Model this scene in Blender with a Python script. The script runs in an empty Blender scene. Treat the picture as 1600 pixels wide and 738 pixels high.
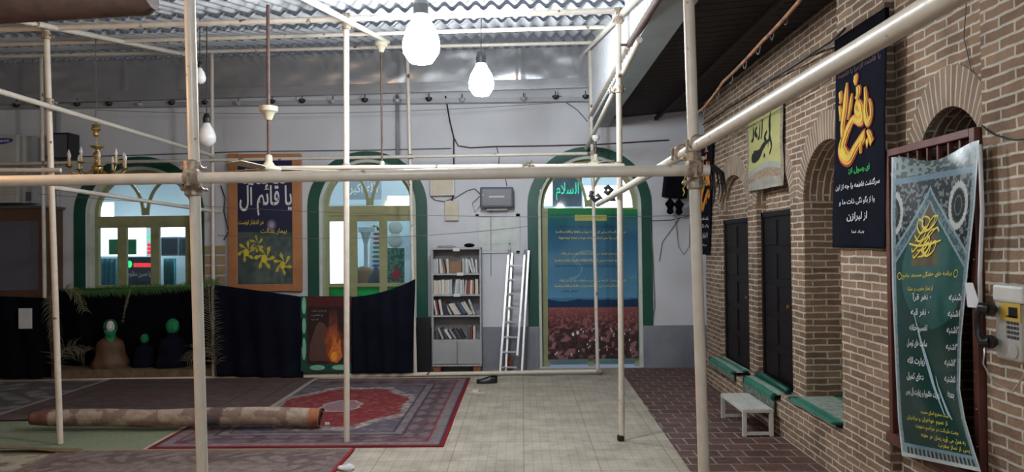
import bpy, math, random
import numpy as np
from mathutils import Vector, Matrix
R = random.Random(7)
sc = bpy.context.scene
COL = sc.collection
# ------------------------------------------------------------------ camera
F = 1200.0; CX, CY = 800.0, 369.0; EYE = Vector((0, 0, 1.75)); VPX, VPY = 815.0, 385.0; ROLL = math.radians(0.6)
yc = Vector(((VPX-CX)/F, -(VPY-CY)/F, -1)).normalized()
a_, b_ = math.cos(ROLL), math.sin(ROLL)
xc = Vector((a_, b_, (a_*yc.x+b_*yc.y)/(-yc.z))).normalized()
zc = xc.cross(yc).normalized()
CAMR = Matrix((xc, yc, zc))
cd = bpy.data.cameras.new('camera'); cam = bpy.data.objects.new('camera', cd); COL.objects.link(cam)
cd.sensor_width = 36; cd.lens = 36*F/1600; cd.clip_start = 0.05
cam.matrix_world = Matrix.Translation(EYE) @ CAMR.to_4x4()
sc.camera = cam
# ------------------------------------------------------------------ look, world
sc.view_settings.view_transform = 'Standard'; sc.view_settings.look = 'None'
sc.view_settings.exposure = 0.25; sc.view_settings.gamma = 1; sc.view_settings.use_curve_mapping = False
sc.cycles.use_denoising = True; sc.cycles.max_bounces = 6; sc.cycles.sample_clamp_indirect = 4
w = bpy.data.worlds.new('dusk'); sc.world = w; w.use_nodes = True
w.node_tree.nodes['Background'].inputs[0].default_value = (0.55, 0.65, 0.85, 1)
w.node_tree.nodes['Background'].inputs[1].default_value = 0.25
BULB = 150.0
WARM = 150.0
ROOMW = 110.0
# ------------------------------------------------------------------ pixel <-> place
def ray(px, py):
    return CAMR @ Vector(((px-CX)/F, -(py-CY)/F, -1))
def PY(px, py, Y):
    d = ray(px, py); return EYE + d*(Y/d.y)
def PX(px, py, X):
    d = ray(px, py); return EYE + d*(X/d.x)
def PZ(px, py, z=0.0):
    d = ray(px, py); return EYE + d*((z-EYE.z)/d.z)
# ------------------------------------------------------------------ materials
def mat(name, c, rough=.6, metal=0, c2=None, nscale=8, bump=0, bscale=40, emit=None, es=0, alpha=None, spec=None, sub=None):
    m = bpy.data.materials.new(name); m.use_nodes = True; nt = m.node_tree; b = nt.nodes['Principled BSDF']
    b.inputs['Base Color'].default_value = (*c, 1); b.inputs['Roughness'].default_value = rough; b.inputs['Metallic'].default_value = metal
    if spec is not None: b.inputs['Specular IOR Level'].default_value = spec
    co = nt.nodes.new('ShaderNodeTexCoord')
    n = nt.nodes.new('ShaderNodeTexNoise'); n.inputs['Scale'].default_value = nscale; n.inputs['Detail'].default_value = 6
    nt.links.new(co.outputs['Object'], n.inputs['Vector'])
    r = nt.nodes.new('ShaderNodeValToRGB'); r.color_ramp.elements[0].position = .35; r.color_ramp.elements[1].position = .65
    k = c2 or tuple(x*.86 for x in c)
    r.color_ramp.elements[0].color = (*k, 1); r.color_ramp.elements[1].color = (*c, 1)
    nt.links.new(n.outputs['Fac'], r.inputs['Fac']); nt.links.new(r.outputs['Color'], b.inputs['Base Color'])
    if bump:
        n2 = nt.nodes.new('ShaderNodeTexNoise'); n2.inputs['Scale'].default_value = bscale; n2.inputs['Detail'].default_value = 4
        nt.links.new(co.outputs['Object'], n2.inputs['Vector'])
        bp = nt.nodes.new('ShaderNodeBump'); bp.inputs['Strength'].default_value = bump; bp.inputs['Distance'].default_value = .01
        nt.links.new(n2.outputs['Fac'], bp.inputs['Height']); nt.links.new(bp.outputs['Normal'], b.inputs['Normal'])
    if emit: b.inputs['Emission Color'].default_value = (*emit, 1); b.inputs['Emission Strength'].default_value = es
    return m
def vmat(name, rough=.85, nscale=60, amt=.25, spec=.3, bump=0):
    """material whose colour comes from the woven / printed pattern stored on the mesh, plus fine fibre noise"""
    m = bpy.data.materials.new(name); m.use_nodes = True; nt = m.node_tree; b = nt.nodes['Principled BSDF']
    b.inputs['Roughness'].default_value = rough; b.inputs['Specular IOR Level'].default_value = spec
    a = nt.nodes.new('ShaderNodeAttribute'); a.attribute_name = 'pattern'
    n = nt.nodes.new('ShaderNodeTexNoise'); n.inputs['Scale'].default_value = nscale; n.inputs['Detail'].default_value = 5
    co = nt.nodes.new('ShaderNodeTexCoord'); nt.links.new(co.outputs['Object'], n.inputs['Vector'])
    mr = nt.nodes.new('ShaderNodeMapRange'); mr.inputs[1].default_value = .3; mr.inputs[2].default_value = .7
    mr.inputs[3].default_value = 1-amt; mr.inputs[4].default_value = 1+amt
    nt.links.new(n.outputs['Fac'], mr.inputs[0])
    v = nt.nodes.new('ShaderNodeVectorMath'); v.operation = 'SCALE'
    nt.links.new(a.outputs['Color'], v.inputs[0]); nt.links.new(mr.outputs[0], v.inputs['Scale']); nt.links.new(v.outputs[0], b.inputs['Base Color'])
    if bump:
        bp = nt.nodes.new('ShaderNodeBump'); bp.inputs['Strength'].default_value = bump; bp.inputs['Distance'].default_value = .004
        nt.links.new(n.outputs['Fac'], bp.inputs['Height']); nt.links.new(bp.outputs['Normal'], b.inputs['Normal'])
    return m
def brickmat(name, bw, bh, mort, c1, c2, cm, offset=.5, rough=.85, bump=.6, dirt=.35, warp=.012, smooth=.2, bias=0.0, dist=.012):
    m = bpy.data.materials.new(name); m.use_nodes = True; nt = m.node_tree; b = nt.nodes['Principled BSDF']
    L = nt.links.new
    uv = nt.nodes.new('ShaderNodeUVMap')
    nw = nt.nodes.new('ShaderNodeTexNoise'); nw.inputs['Scale'].default_value = 9; nw.inputs['Detail'].default_value = 3
    L(uv.outputs[0], nw.inputs['Vector'])
    s1 = nt.nodes.new('ShaderNodeVectorMath'); s1.operation = 'SUBTRACT'; s1.inputs[1].default_value = (.5, .5, .5); L(nw.outputs['Color'], s1.inputs[0])
    s2 = nt.nodes.new('ShaderNodeVectorMath'); s2.operation = 'SCALE'; s2.inputs['Scale'].default_value = warp; L(s1.outputs[0], s2.inputs[0])
    ad = nt.nodes.new('ShaderNodeVectorMath'); ad.operation = 'ADD'; L(uv.outputs[0], ad.inputs[0]); L(s2.outputs[0], ad.inputs[1])
    br = nt.nodes.new('ShaderNodeTexBrick'); br.offset = offset; br.inputs['Scale'].default_value = 1
    br.inputs['Brick Width'].default_value = bw; br.inputs['Row Height'].default_value = bh; br.inputs['Mortar Size'].default_value = mort
    br.inputs['Mortar Smooth'].default_value = smooth; br.inputs['Bias'].default_value = bias
    br.inputs['Color1'].default_value = (*c1, 1); br.inputs['Color2'].default_value = (*c2, 1); br.inputs['Mortar'].default_value = (*cm, 1)
    L(ad.outputs[0], br.inputs['Vector'])
    n = nt.nodes.new('ShaderNodeTexNoise'); n.inputs['Scale'].default_value = 3.2; n.inputs['Detail'].default_value = 8; n.inputs['Roughness'].default_value = .7
    L(uv.outputs[0], n.inputs['Vector'])
    mr = nt.nodes.new('ShaderNodeMapRange'); mr.inputs[1].default_value = .3; mr.inputs[2].default_value = .7; mr.inputs[3].default_value = 1-dirt; mr.inputs[4].default_value = 1+dirt*.5
    L(n.outputs['Fac'], mr.inputs[0])
    v = nt.nodes.new('ShaderNodeVectorMath'); v.operation = 'SCALE'; L(br.outputs['Color'], v.inputs[0]); L(mr.outputs[0], v.inputs['Scale'])
    L(v.outputs[0], b.inputs['Base Color']); b.inputs['Roughness'].default_value = rough; b.inputs['Specular IOR Level'].default_value = .3
    bp = nt.nodes.new('ShaderNodeBump'); bp.inputs['Strength'].default_value = bump; bp.inputs['Distance'].default_value = dist
    mx = nt.nodes.new('ShaderNodeMath'); mx.operation = 'MULTIPLY_ADD'; mx.inputs[1].default_value = .8
    L(br.outputs['Fac'], mx.inputs[0]); n3 = nt.nodes.new('ShaderNodeTexNoise'); n3.inputs['Scale'].default_value = 60; L(uv.outputs[0], n3.inputs['Vector'])
    L(n3.outputs['Fac'], mx.inputs[2]); L(mx.outputs[0], bp.inputs['Height']); L(bp.outputs['Normal'], b.inputs['Normal'])
    return m
def glassmat():
    m = bpy.data.materials.new('window_glass'); m.use_nodes = True; nt = m.node_tree; nt.nodes.remove(nt.nodes['Principled BSDF'])
    o = nt.nodes['Material Output']; t = nt.nodes.new('ShaderNodeBsdfTransparent'); g = nt.nodes.new('ShaderNodeBsdfGlossy'); g.inputs['Roughness'].default_value = .05
    t.inputs[0].default_value = (.86, .94, .96, 1)
    mx = nt.nodes.new('ShaderNodeMixShader'); fr = nt.nodes.new('ShaderNodeFresnel'); fr.inputs[0].default_value = 1.5
    nt.links.new(fr.outputs[0], mx.inputs[0]); nt.links.new(t.outputs[0], mx.inputs[1]); nt.links.new(g.outputs[0], mx.inputs[2]); nt.links.new(mx.outputs[0], o.inputs[0])
    return m
M = {}
M['pipe'] = mat('cream_painted_pipe', (.72, .67, .58), .35, 0, (.66, .60, .50), 14, .08, 60)
def rustify(m, amt=.62):
    nt = m.node_tree; b = nt.nodes['Principled BSDF']; src = b.inputs['Base Color'].links[0].from_socket
    co = nt.nodes.new('ShaderNodeTexCoord'); n = nt.nodes.new('ShaderNodeTexNoise'); n.inputs['Scale'].default_value = 9; n.inputs['Detail'].default_value = 3
    nt.links.new(co.outputs['Object'], n.inputs['Vector'])
    r = nt.nodes.new('ShaderNodeValToRGB'); r.color_ramp.elements[0].position = amt+.06; r.color_ramp.elements[1].position = amt+.1
    mx = nt.nodes.new('ShaderNodeMix'); mx.data_type = 'RGBA'; nt.links.new(n.outputs['Fac'], r.inputs[0]); nt.links.new(r.outputs[0], mx.inputs[0])
    nt.links.new(src, mx.inputs[6]); mx.inputs[7].default_value = (.16, .08, .04, 1); nt.links.new(mx.outputs[2], b.inputs['Base Color'])
rustify(M['pipe'])
M['clamp'] = mat('clamp_metal', (.50, .44, .36), .5, .4, (.30, .22, .16), 30, .3)
M['rust'] = mat('rusty_pipe', (.13, .075, .06), .6, .2, (.09, .05, .04), 20, .3)
M['rope'] = mat('rusty_cable', (.45, .20, .09), .8, 0, (.2, .12, .08), 15, .5)
M['plaster'] = mat('white_plaster', (.66, .67, .70), .85, 0, (.60, .61, .64), 1.6, .25, 25)
M['dado'] = mat('grey_marble', (.25, .26, .29), .35, 0, (.17, .18, .21), 2.4)
M['greenpaint'] = mat('green_paint', (.003, .08, .052), .45, 0, (.003, .062, .04), 4)
M['reveal'] = mat('window_reveal_paint', (.60, .66, .58), .6)
M['olive'] = mat('olive_window_paint', (.33, .34, .17), .45, 0, (.28, .29, .14), 9)
M['glass'] = glassmat()
M['roof'] = mat('fibre_cement_sheet', (.60, .62, .64), .7, 0, (.50, .52, .54), 3, .2)
M['silver'] = mat('silver_sheet_metal', (.66, .67, .69), .26, .75, (.56, .57, .59), 2, .9, 3.2)
M['gutter'] = mat('gutter_metal', (.42, .47, .48), .5, .3, (.36, .40, .41), 3)
M['whitesheet'] = mat('white_ribbed_sheet', (.74, .76, .78), .5, .1)
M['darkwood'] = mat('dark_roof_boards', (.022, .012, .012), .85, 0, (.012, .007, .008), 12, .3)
M['doordark'] = mat('dark_door_paint', (.012, .008, .009), .5, 0, (.007, .005, .006), 6, spec=.25)
M['void'] = mat('passage_shade_paint', (.05, .04, .035), .9)  # shade of the dark passage put into a near-black colour
M['framebrown'] = mat('red_brown_metal', (.16, .055, .040), .45, .1, (.11, .04, .03), 12)
M['brick'] = brickmat('tan_brick', .235, .057, .0100, (.36, .235, .15), (.21, .135, .088), (.66, .59, .49), bump=.55, smooth=.6, warp=.02, dirt=.4)
M['brickarch'] = brickmat('tan_brick_arch', .30, .060, .0100, (.37, .265, .185), (.26, .18, .125), (.64, .57, .47), offset=0, bump=.55, smooth=.6, warp=.02)
M['paver'] = brickmat('red_paver', .205, .205, .008, (.15, .078, .062), (.10, .056, .048), (.33, .27, .23), bump=.4, rough=.5, warp=.006)
M['black'] = mat('black_cloth', (.004, .004, .008), .95, 0, (.003, .003, .006), 6, .3, 20, spec=.1)
M['navy'] = mat('blue_black_cloth', (.005, .006, .014), .9, 0, (.003, .004, .010), 5, .3, 16, spec=.15)
M['blackplastic'] = mat('black_plastic', (.012, .012, .013), .35)
M['cable'] = mat('cable_sheath', (.02, .018, .018), .6)
M['wire'] = mat('grey_wire', (.16, .15, .15), .6)
M['conduit'] = mat('brown_wire', (.10, .05, .04), .6)
M['white'] = mat('white_plastic', (.72, .72, .68), .45)
M['paper'] = mat('white_paper', (.75, .76, .78), .8)
M['cream'] = mat('cream_plastic', (.62, .56, .42), .5)
M['brass'] = mat('brass', (.70, .48, .18), .25, .9)
M['greymetal'] = mat('grey_enamel', (.40, .41, .42), .45, .1, (.36, .37, .38), 5)
M['greyin'] = mat('grey_enamel_inside', (.30, .31, .33), .6)
M['alu'] = mat('aluminium', (.72, .73, .75), .3, .85)
M['darkgrey'] = mat('dark_grey_plastic', (.10, .10, .12), .4)
M['brownbrick'] = mat('red_brick_block', (.28, .10, .05), .9)
M['orangewood'] = mat('orange_wood', (.50, .22, .095), .45, 0, (.42, .175, .07), 5)
M['brownwood'] = mat('brown_wood', (.12, .06, .03), .6)
M['txtwhite'] = mat('white_print', (.80, .80, .80), .6)
M['txtyellow'] = mat('yellow_print', (.75, .60, .06), .6)
M['txtgreen'] = mat('green_print', (.02, .60, .08), .6)
M['txtorange'] = mat('orange_print', (.90, .36, .03), .6)
M['txtred'] = mat('red_print', (.30, .035, .02), .6)
M['txtblack'] = mat('black_print', (.01, .01, .012), .6)
M['sheenblue'] = mat('pale_blue_print', (.35, .50, .55), .6)  # colour of the sheen painted on the green vinyl banner
M['txtmaroon'] = mat('maroon_print', (.09, .015, .02), .6)
M['vcloth'] = vmat('printed_cloth', .75, 50, .08)
M['vshiny'] = vmat('printed_vinyl', .28, 30, .06, .5)
M['carpet'] = vmat('woven_carpet', .95, 150, .45, .15, .3)
M['greencloth'] = mat('green_cloth', (.01, .26, .09), .75, 0, (.008, .16, .06), 9, .4, 30)
M['frond'] = mat('palm_frond', (.14, .17, .05), .7, 0, (.22, .20, .11), 6)
M['drystraw'] = mat('dry_frond', (.17, .155, .10), .8, 0, (.10, .09, .055), 8)
M['yellowplastic'] = mat('yellow_plastic', (.62, .42, .08), .4)
M['greybody'] = mat('pale_grey_plastic', (.50, .50, .46), .4)
M['mattress'] = mat('green_rug_pile', (.02, .22, .13), .95, 0, (.015, .16, .10), 30, .5, 80)
M['frondtape'] = mat('garland_green', (.05, .16, .03), .8)
M['canvas'] = mat('brown_carpet_backing', (.20, .13, .07), .9, 0, (.14, .09, .05), 12, .4)
# ------------------------------------------------------------------ mesh building
def origin_of(p):
    v = Vector((0, 0, 0))
    while p: v += p.location; p = p.parent
    return v
class MB:
    def __init__(s): s.v = []; s.f = []; s.uv = []; s.col = []
    def add(s, vs, fs, uvs=None, cols=None):
        n = len(s.v); s.v += [tuple(x) for x in vs]; s.f += [tuple(i+n for i in f) for f in fs]
        s.uv += uvs if uvs else [None]*len(fs)
        if cols is not None: s.col += cols
        return s
    def quad(s, a, b, c, d, uv=None): return s.add([a, b, c, d], [(0, 1, 2, 3)], [uv] if uv else None)
    def box(s, lo, hi, rot=None, piv=None):
        x0, y0, z0 = [min(a, b) for a, b in zip(lo, hi)]; x1, y1, z1 = [max(a, b) for a, b in zip(lo, hi)]
        vs = [Vector(p) for p in ((x0,y0,z0),(x1,y0,z0),(x1,y1,z0),(x0,y1,z0),(x0,y0,z1),(x1,y0,z1),(x1,y1,z1),(x0,y1,z1))]
        if rot:
            piv = Vector(piv) if piv is not None else sum(vs, Vector())/8
            vs = [piv + rot @ (v-piv) for v in vs]
        fs = [(0,3,2,1),(4,5,6,7),(0,1,5,4),(1,2,6,5),(2,3,7,6),(3,0,4,7)]
        def U(f):
            p = [vs[i] for i in f]; n = (p[1]-p[0]).cross(p[2]-p[0]); ax = max(range(3), key=lambda i: abs(n[i]))
            return [(q.y, q.z) if ax == 0 else ((q.x, q.z) if ax == 1 else (q.x, q.y)) for q in p]
        return s.add(vs, fs, [U(f) for f in fs])
    def obox(s, a, b, w, h, up=(0, 0, 1)):
        """box along a->b, width w sideways, h along up"""
        a, b = Vector(a), Vector(b); d = (b-a).normalized(); u = Vector(up); sd = d.cross(u)
        if sd.length < 1e-4: sd = d.cross(Vector((1, 0, 0)))
        sd.normalize(); u = sd.cross(d).normalized(); sd *= w/2; u = u*h/2
        vs = [a-sd-u, a+sd-u, a+sd+u, a-sd+u, b-sd-u, b+sd-u, b+sd+u, b-sd+u]
        return s.add(vs, [(0,1,2,3),(7,6,5,4),(0,4,5,1),(1,5,6,2),(2,6,7,3),(3,7,4,0)])
    def tube(s, pts, r, n=12, cap=True):
        pts = [Vector(p) for p in pts]; rs = r if isinstance(r, (list, tuple)) else [r]*len(pts)
        prev = None; vs = []; fs = []
        for i, p in enumerate(pts):
            t = (pts[min(i+1, len(pts)-1)]-pts[max(i-1, 0)]).normalized()
            if prev is None:
                u = t.cross(Vector((0, 0, 1)));
                if u.length < .05: u = t.cross(Vector((1, 0, 0)))
            else: u = prev - t*prev.dot(t)
            u.normalize(); prev = u; w_ = t.cross(u)
            for k in range(n):
                a = 2*math.pi*k/n; vs.append(p + (u*math.cos(a)+w_*math.sin(a))*rs[i])
        for i in range(len(pts)-1):
            for k in range(n): fs.append((i*n+k, i*n+(k+1) % n, (i+1)*n+(k+1) % n, (i+1)*n+k))
        if cap: fs.append(tuple(range(n))[::-1]); fs.append(tuple((len(pts)-1)*n+k for k in range(n)))
        return s.add(vs, fs)
    def lathe(s, c, prof, n=20, axis=(0, 0, 1), sx=1, sy=1):
        """prof: list of (radius, height) along axis from c"""
        ax = Vector(axis).normalized(); q = ax.to_track_quat('Z', 'Y'); c = Vector(c); vs = []; fs = []
        for r, h in prof:
            for k in range(n):
                a = 2*math.pi*k/n; vs.append(c + q @ Vector((math.cos(a)*r*sx, math.sin(a)*r*sy, h)))
        for i in range(len(prof)-1):
            for k in range(n): fs.append((i*n+k, i*n+(k+1) % n, (i+1)*n+(k+1) % n, (i+1)*n+k))
        fs.append(tuple(range(n))[::-1]); fs.append(tuple((len(prof)-1)*n+k for k in range(n)))
        return s.add(vs, fs)
    def ball(s, c, rx, ry=None, rz=None, n=16, m=10, fn=None):
        ry = ry or rx; rz = rz or rx; c = Vector(c); vs = []; fs = []
        for i in range(m+1):
            th = math.pi*i/m
            for k in range(n):
                a = 2*math.pi*k/n; p = Vector((math.sin(th)*math.cos(a)*rx, math.sin(th)*math.sin(a)*ry, -math.cos(th)*rz))
                if fn: p = fn(p)
                vs.append(c+p)
        for i in range(m):
            for k in range(n): fs.append((i*n+k, i*n+(k+1) % n, (i+1)*n+(k+1) % n, (i+1)*n+k))
        return s.add(vs, fs)
    def grid(s, fn, nu, nv, col=None):
        vs = []; cs = []
        for j in range(nv+1):
            for i in range(nu+1):
                vs.append(fn(i/nu, j/nv)); 
                if col: cs.append(col(i/nu, j/nv))
        fs = [(j*(nu+1)+i, j*(nu+1)+i+1, (j+1)*(nu+1)+i+1, (j+1)*(nu+1)+i) for j in range(nv) for i in range(nu)]
        return s.add(vs, fs, None, cs if col else None)
    def build(s, name, m, parent=None, smooth=False, bevel=0, solid=0, label=None, cat=None, group=None, kind=None):
        vs = np.array(s.v, float)
        if parent is not None: off = origin_of(parent); loc = Vector((0, 0, 0))
        elif kind == 'structure': off = Vector((0, 0, 0)); loc = off
        else:
            mn, mx = vs.min(0), vs.max(0); off = Vector(((mn[0]+mx[0])/2, (mn[1]+mx[1])/2, mn[2])); loc = off
        me = bpy.data.meshes.new(name); me.from_pydata([tuple(v) for v in (vs-np.array(off))], [], s.f); me.update()
        if any(u for u in s.uv):
            l = me.uv_layers.new(name='UVMap')
            for p, u in zip(me.polygons, s.uv):
                if u:
                    for li, q in zip(p.loop_indices, u): l.data[li].uv = q
        if s.col:
            at = me.color_attributes.new('pattern', 'FLOAT_COLOR', 'POINT')
            at.data.foreach_set('color', np.array([(c[0], c[1], c[2], 1) for c in s.col], dtype=np.float32).ravel())
        if smooth: me.polygons.foreach_set('use_smooth', [True]*len(me.polygons))
        if isinstance(m, str): m = M[m]
        me.materials.append(m)
        o = bpy.data.objects.new(name, me); COL.objects.link(o); o.location = loc
        if parent is not None: o.parent = parent
        if smooth == 'auto':
            try: me.set_sharp_from_angle(angle=math.radians(40))
            except Exception: pass
        if solid:
            md = o.modifiers.new('thickness', 'SOLIDIFY'); md.thickness = solid; md.offset = 0
        if bevel:
            md = o.modifiers.new('soft_edge', 'BEVEL'); md.width = bevel; md.segments = 2; md.limit_method = 'ANGLE'
        tag(o, label, cat, group, kind)
        return o
def tag(o, label=None, cat=None, group=None, kind=None):
    if label: o['label'] = label
    if cat: o['category'] = cat
    if group: o['group'] = group
    if kind: o['kind'] = kind
    return o
def thing(name, label, cat, loc=(0, 0, 0), group=None):
    o = bpy.data.objects.new(name, None); COL.objects.link(o); o.location = loc; o.empty_display_size = .1
    return tag(o, label, cat, group)
def dup(root, loc, label, rz=None, scale=None):
    r = root.copy(); COL.objects.link(r); r.location = loc; r['label'] = label
    if rz is not None: r.rotation_euler[2] = rz
    if scale is not None: r.scale = scale
    for ch in list(root.children):
        c = ch.copy(); COL.objects.link(c); c.parent = r
        for g in list(ch.children):
            d = g.copy(); COL.objects.link(d); d.parent = c
    return r
def struct(name, mb, m, parent=None, **k): return mb.build(name, m, parent, kind='structure', **k)
# ------------------------------------------------------------------ printed surfaces
def surf4(bl, br, tr, tl, wave=0, nx=3, sag=0, nrm=None):
    bl, br, tr, tl = map(Vector, (bl, br, tr, tl)); n = (br-bl).cross(tl-bl).normalized() if nrm is None else Vector(nrm)
    def f(u, v, off=0.0):
        p = bl*(1-u)*(1-v)+br*u*(1-v)+tr*u*v+tl*(1-u)*v
        o = wave*math.sin(u*math.pi*2*nx+v*1.7)*(1-.6*v) + wave*.5*math.sin(v*9+u*3)
        if sag: p = p + Vector((0, 0, -sag*4*u*(1-u)*v))
        return p + n*(o+off)
    f.W = ((br-bl).length+(tr-tl).length)/2; f.H = ((tl-bl).length+(tr-br).length)/2
    return f
DEC = .004
def decal(f, polys, m, parent, name='printed_shape', off=DEC, label=None):
    """polys: lists of (u,v); each drawn flat on surface f"""
    mb = MB()
    for p in polys: mb.add([f(u, v, off) for u, v in p], [tuple(range(len(p)))])
    return mb.build(name, m, parent, label=label)
def strokes(f, lines, m, parent, width=.03, name='lettering', off=DEC, box=(0, 0, 1, 1), pen=.35, label=None, taper=.35):
    """lines: lists of (x,y[,w]) in box units (y up); smooth calligraphic ribbons of width (fraction of surface width)"""
    x0, y0, x1, y1 = box; mb = MB()
    for ln in lines:
        P = [(x0+(p[0])*(x1-x0), y0+(p[1])*(y1-y0), (p[2] if len(p) > 2 else 1)) for p in ln]
        if len(P) == 1: P = [P[0], (P[0][0]+width*.9, P[0][1]+width*.3, P[0][2])]
        Q = []
        ext = [P[0]]+P+[P[-1]]
        for i in range(1, len(ext)-2):
            for k in range(6):
                t = k/6; q = []
                for c in range(3):
                    p0, p1, p2, p3 = ext[i-1][c], ext[i][c], ext[i+1][c], ext[i+2][c]
                    q.append(.5*(2*p1+(p2-p0)*t+(2*p0-5*p1+4*p2-p3)*t*t+(3*p1-p0-3*p2+p3)*t**3))
                Q.append(q)
        Q.append(list(P[-1])); n = len(Q); vs = []; A = f.H/f.W
        for i, q in enumerate(Q):
            a = Q[max(i-1, 0)]; b = Q[min(i+1, n-1)]; dx, dy = b[0]-a[0], (b[1]-a[1])*A; L = math.hypot(dx, dy) or 1
            nx_, ny_ = -dy/L, dx/L
            wd = width/2*q[2]*(pen+(1-pen)*abs(nx_*.5+ny_*.85))*(1-taper*(abs(2*i/(n-1)-1)**3))
            vs += [f(q[0]+nx_*wd, q[1]+ny_*wd/A, off), f(q[0]-nx_*wd, q[1]-ny_*wd/A, off)]
        mb.add(vs, [(2*i, 2*i+1, 2*i+3, 2*i+2) for i in range(n-1)])
    return mb.build(name, m, parent, label=label)
_D = {'ب':0xFE8F,'ت':0xFE95,'ث':0xFE99,'ج':0xFE9D,'ح':0xFEA1,'خ':0xFEA5,'س':0xFEB1,'ش':0xFEB5,'ص':0xFEB9,'ض':0xFEBD,'ط':0xFEC1,'ظ':0xFEC5,'ع':0xFEC9,'غ':0xFECD,'ف':0xFED1,'ق':0xFED5,
      'ک':0xFB8E,'گ':0xFB92,'ل':0xFEDD,'م':0xFEE1,'ن':0xFEE5,'ه':0xFEE9,'ی':0xFBFC,'پ':0xFB56,'چ':0xFB7A,'ئ':0xFE89}
_Rj = {'ا':0xFE8D,'د':0xFEA9,'ذ':0xFEAB,'ر':0xFEAD,'ز':0xFEAF,'و':0xFEED,'ژ':0xFB8A,'آ':0xFE81}
def shape(s):
    s = s.replace('لا', '\u0001'); out = []
    for i, c in enumerate(s):
        pj = i > 0 and s[i-1] in _D; nj = i+1 < len(s) and (s[i+1] in _D or s[i+1] in _Rj or s[i+1] == '\u0001')
        if c == '\u0001': out.append(chr(0xFEFB+(1 if pj else 0)))
        elif c in _Rj: out.append(chr(_Rj[c]+(1 if pj else 0)))
        elif c in _D: out.append(chr(_D[c]+(3 if pj and nj else 2 if nj else 1 if pj else 0)))
        else: out.append(c)
    return ''.join(out[::-1])
def text(f, items, m, parent, name='lettering', off=DEC, bold=0.0, label=None, rtl=True):
    """items: (string, centre u, centre v, height fraction, width fraction or None)"""
    mb = MB()
    for it in items:
        s, cu, cv, hh = it[:4]; ww = it[4] if len(it) > 4 else None; tilt = it[5] if len(it) > 5 else 0
        c = bpy.data.curves.new('t', 'FONT'); c.body = shape(s) if rtl else s; c.size = 1; c.resolution_u = 2; c.offset = bold
        o = bpy.data.objects.new('t', c); COL.objects.link(o); bpy.context.view_layer.update()
        me = bpy.data.meshes.new_from_object(o.evaluated_get(bpy.context.evaluated_depsgraph_get()))
        n = len(me.vertices); bpy.data.objects.remove(o); bpy.data.curves.remove(c)
        if not n: continue
        a = np.zeros(n*3); me.vertices.foreach_get('co', a); a = a.reshape(-1, 3); mn, mx = a.min(0), a.max(0)
        h = mx[1]-mn[1]; wd = mx[0]-mn[0]; sc_v = hh/h; sc_u = (ww/wd) if ww else sc_v*f.H/f.W
        vs = []
        for x, y, _ in a:
            du = (x-(mn[0]+mx[0])/2)*sc_u; dv = (y-(mn[1]+mx[1])/2)*sc_v; vs.append(f(cu+du, cv+dv+tilt*du, off))
        mb.add(vs, [tuple(p.vertices) for p in me.polygons]); bpy.data.meshes.remove(me)
    return mb.build(name, m, parent, label=label)
def ring(cx, cy, rx, ry, a0=0, a1=2*math.pi, n=24, k=1.0):
    return [(cx+rx*math.cos(a0+(a1-a0)*i/n), cy+ry*math.sin(a0+(a1-a0)*i/n)) for i in range(n)]
def hashn(x, y):
    v = math.sin(x*127.1+y*311.7)*43758.5453; return v-math.floor(v)
def vnoise(x, y):
    xi, yi = math.floor(x), math.floor(y); fx, fy = x-xi, y-yi; fx = fx*fx*(3-2*fx); fy = fy*fy*(3-2*fy)
    return (hashn(xi, yi)*(1-fx)+hashn(xi+1, yi)*fx)*(1-fy)+(hashn(xi, yi+1)*(1-fx)+hashn(xi+1, yi+1)*fx)*fy
def mixc(a, b, t): t = max(0, min(1, t)); return tuple(x*(1-t)+y*t for x, y in zip(a, b))
# ================================================================== STRUCTURE
YB = 11.0            # courtyard face of the back wall
SL = .16             # slope of the fibre cement roof, rising towards the back wall
def roofz(x, y): return 4.60-SL*(YB-y)+.016*x
def arched_wall(mb, mp, s0, s1, z0, z1, ops, depth, n=18, uvo=(0, 0)):
    """mp(s, z, d) -> point; ops: (sa, sb, zb, zspring, rise, depth or None)"""
    def q(a, b, c, d): 
        mb.quad(mp(a[0], a[1], 0), mp(b[0], b[1], 0), mp(c[0], c[1], 0), mp(d[0], d[1], 0), [a, b, c, d])
    cur = s0
    for sa, sb, zb, zs, rise, dp in sorted(ops):
        q((cur, z0), (sa, z0), (sa, z1), (cur, z1)); dp = dp or depth
        if zb > z0: q((sa, z0), (sb, z0), (sb, zb), (sa, zb))
        c, hw = (sa+sb)/2, (sb-sa)/2
        cv = [(c-hw*math.cos(math.pi*i/n), zs+rise*math.sin(math.pi*i/n)) for i in range(n+1)]
        for a, b in zip(cv, cv[1:]): q(a, b, (b[0], z1), (a[0], z1))
        path = [(sa, zb)]+cv+[(sb, zb)]; L = 0
        for a, b in zip(path, path[1:]):
            l = math.hypot(b[0]-a[0], b[1]-a[1])
            vert = abs(b[0]-a[0]) < 1e-6
            uv = [(sa, a[1]), (sa, b[1]), (sa+dp, b[1]), (sa+dp, a[1])] if vert else [(L, 0), (L+l, 0), (L+l, dp), (L, dp)]
            mb.quad(mp(a[0], a[1], 0), mp(b[0], b[1], 0), mp(b[0], b[1], dp), mp(a[0], a[1], dp), uv); L += l
        if zb > z0: mb.quad(mp(sa, zb, 0), mp(sb, zb, 0), mp(sb, zb, dp), mp(sa, zb, dp), [(sa, 0), (sb, 0), (sb, dp), (sa, dp)])
        cur = sb
    q((cur, z0), (s1, z0), (s1, z1), (cur, z1))
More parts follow.
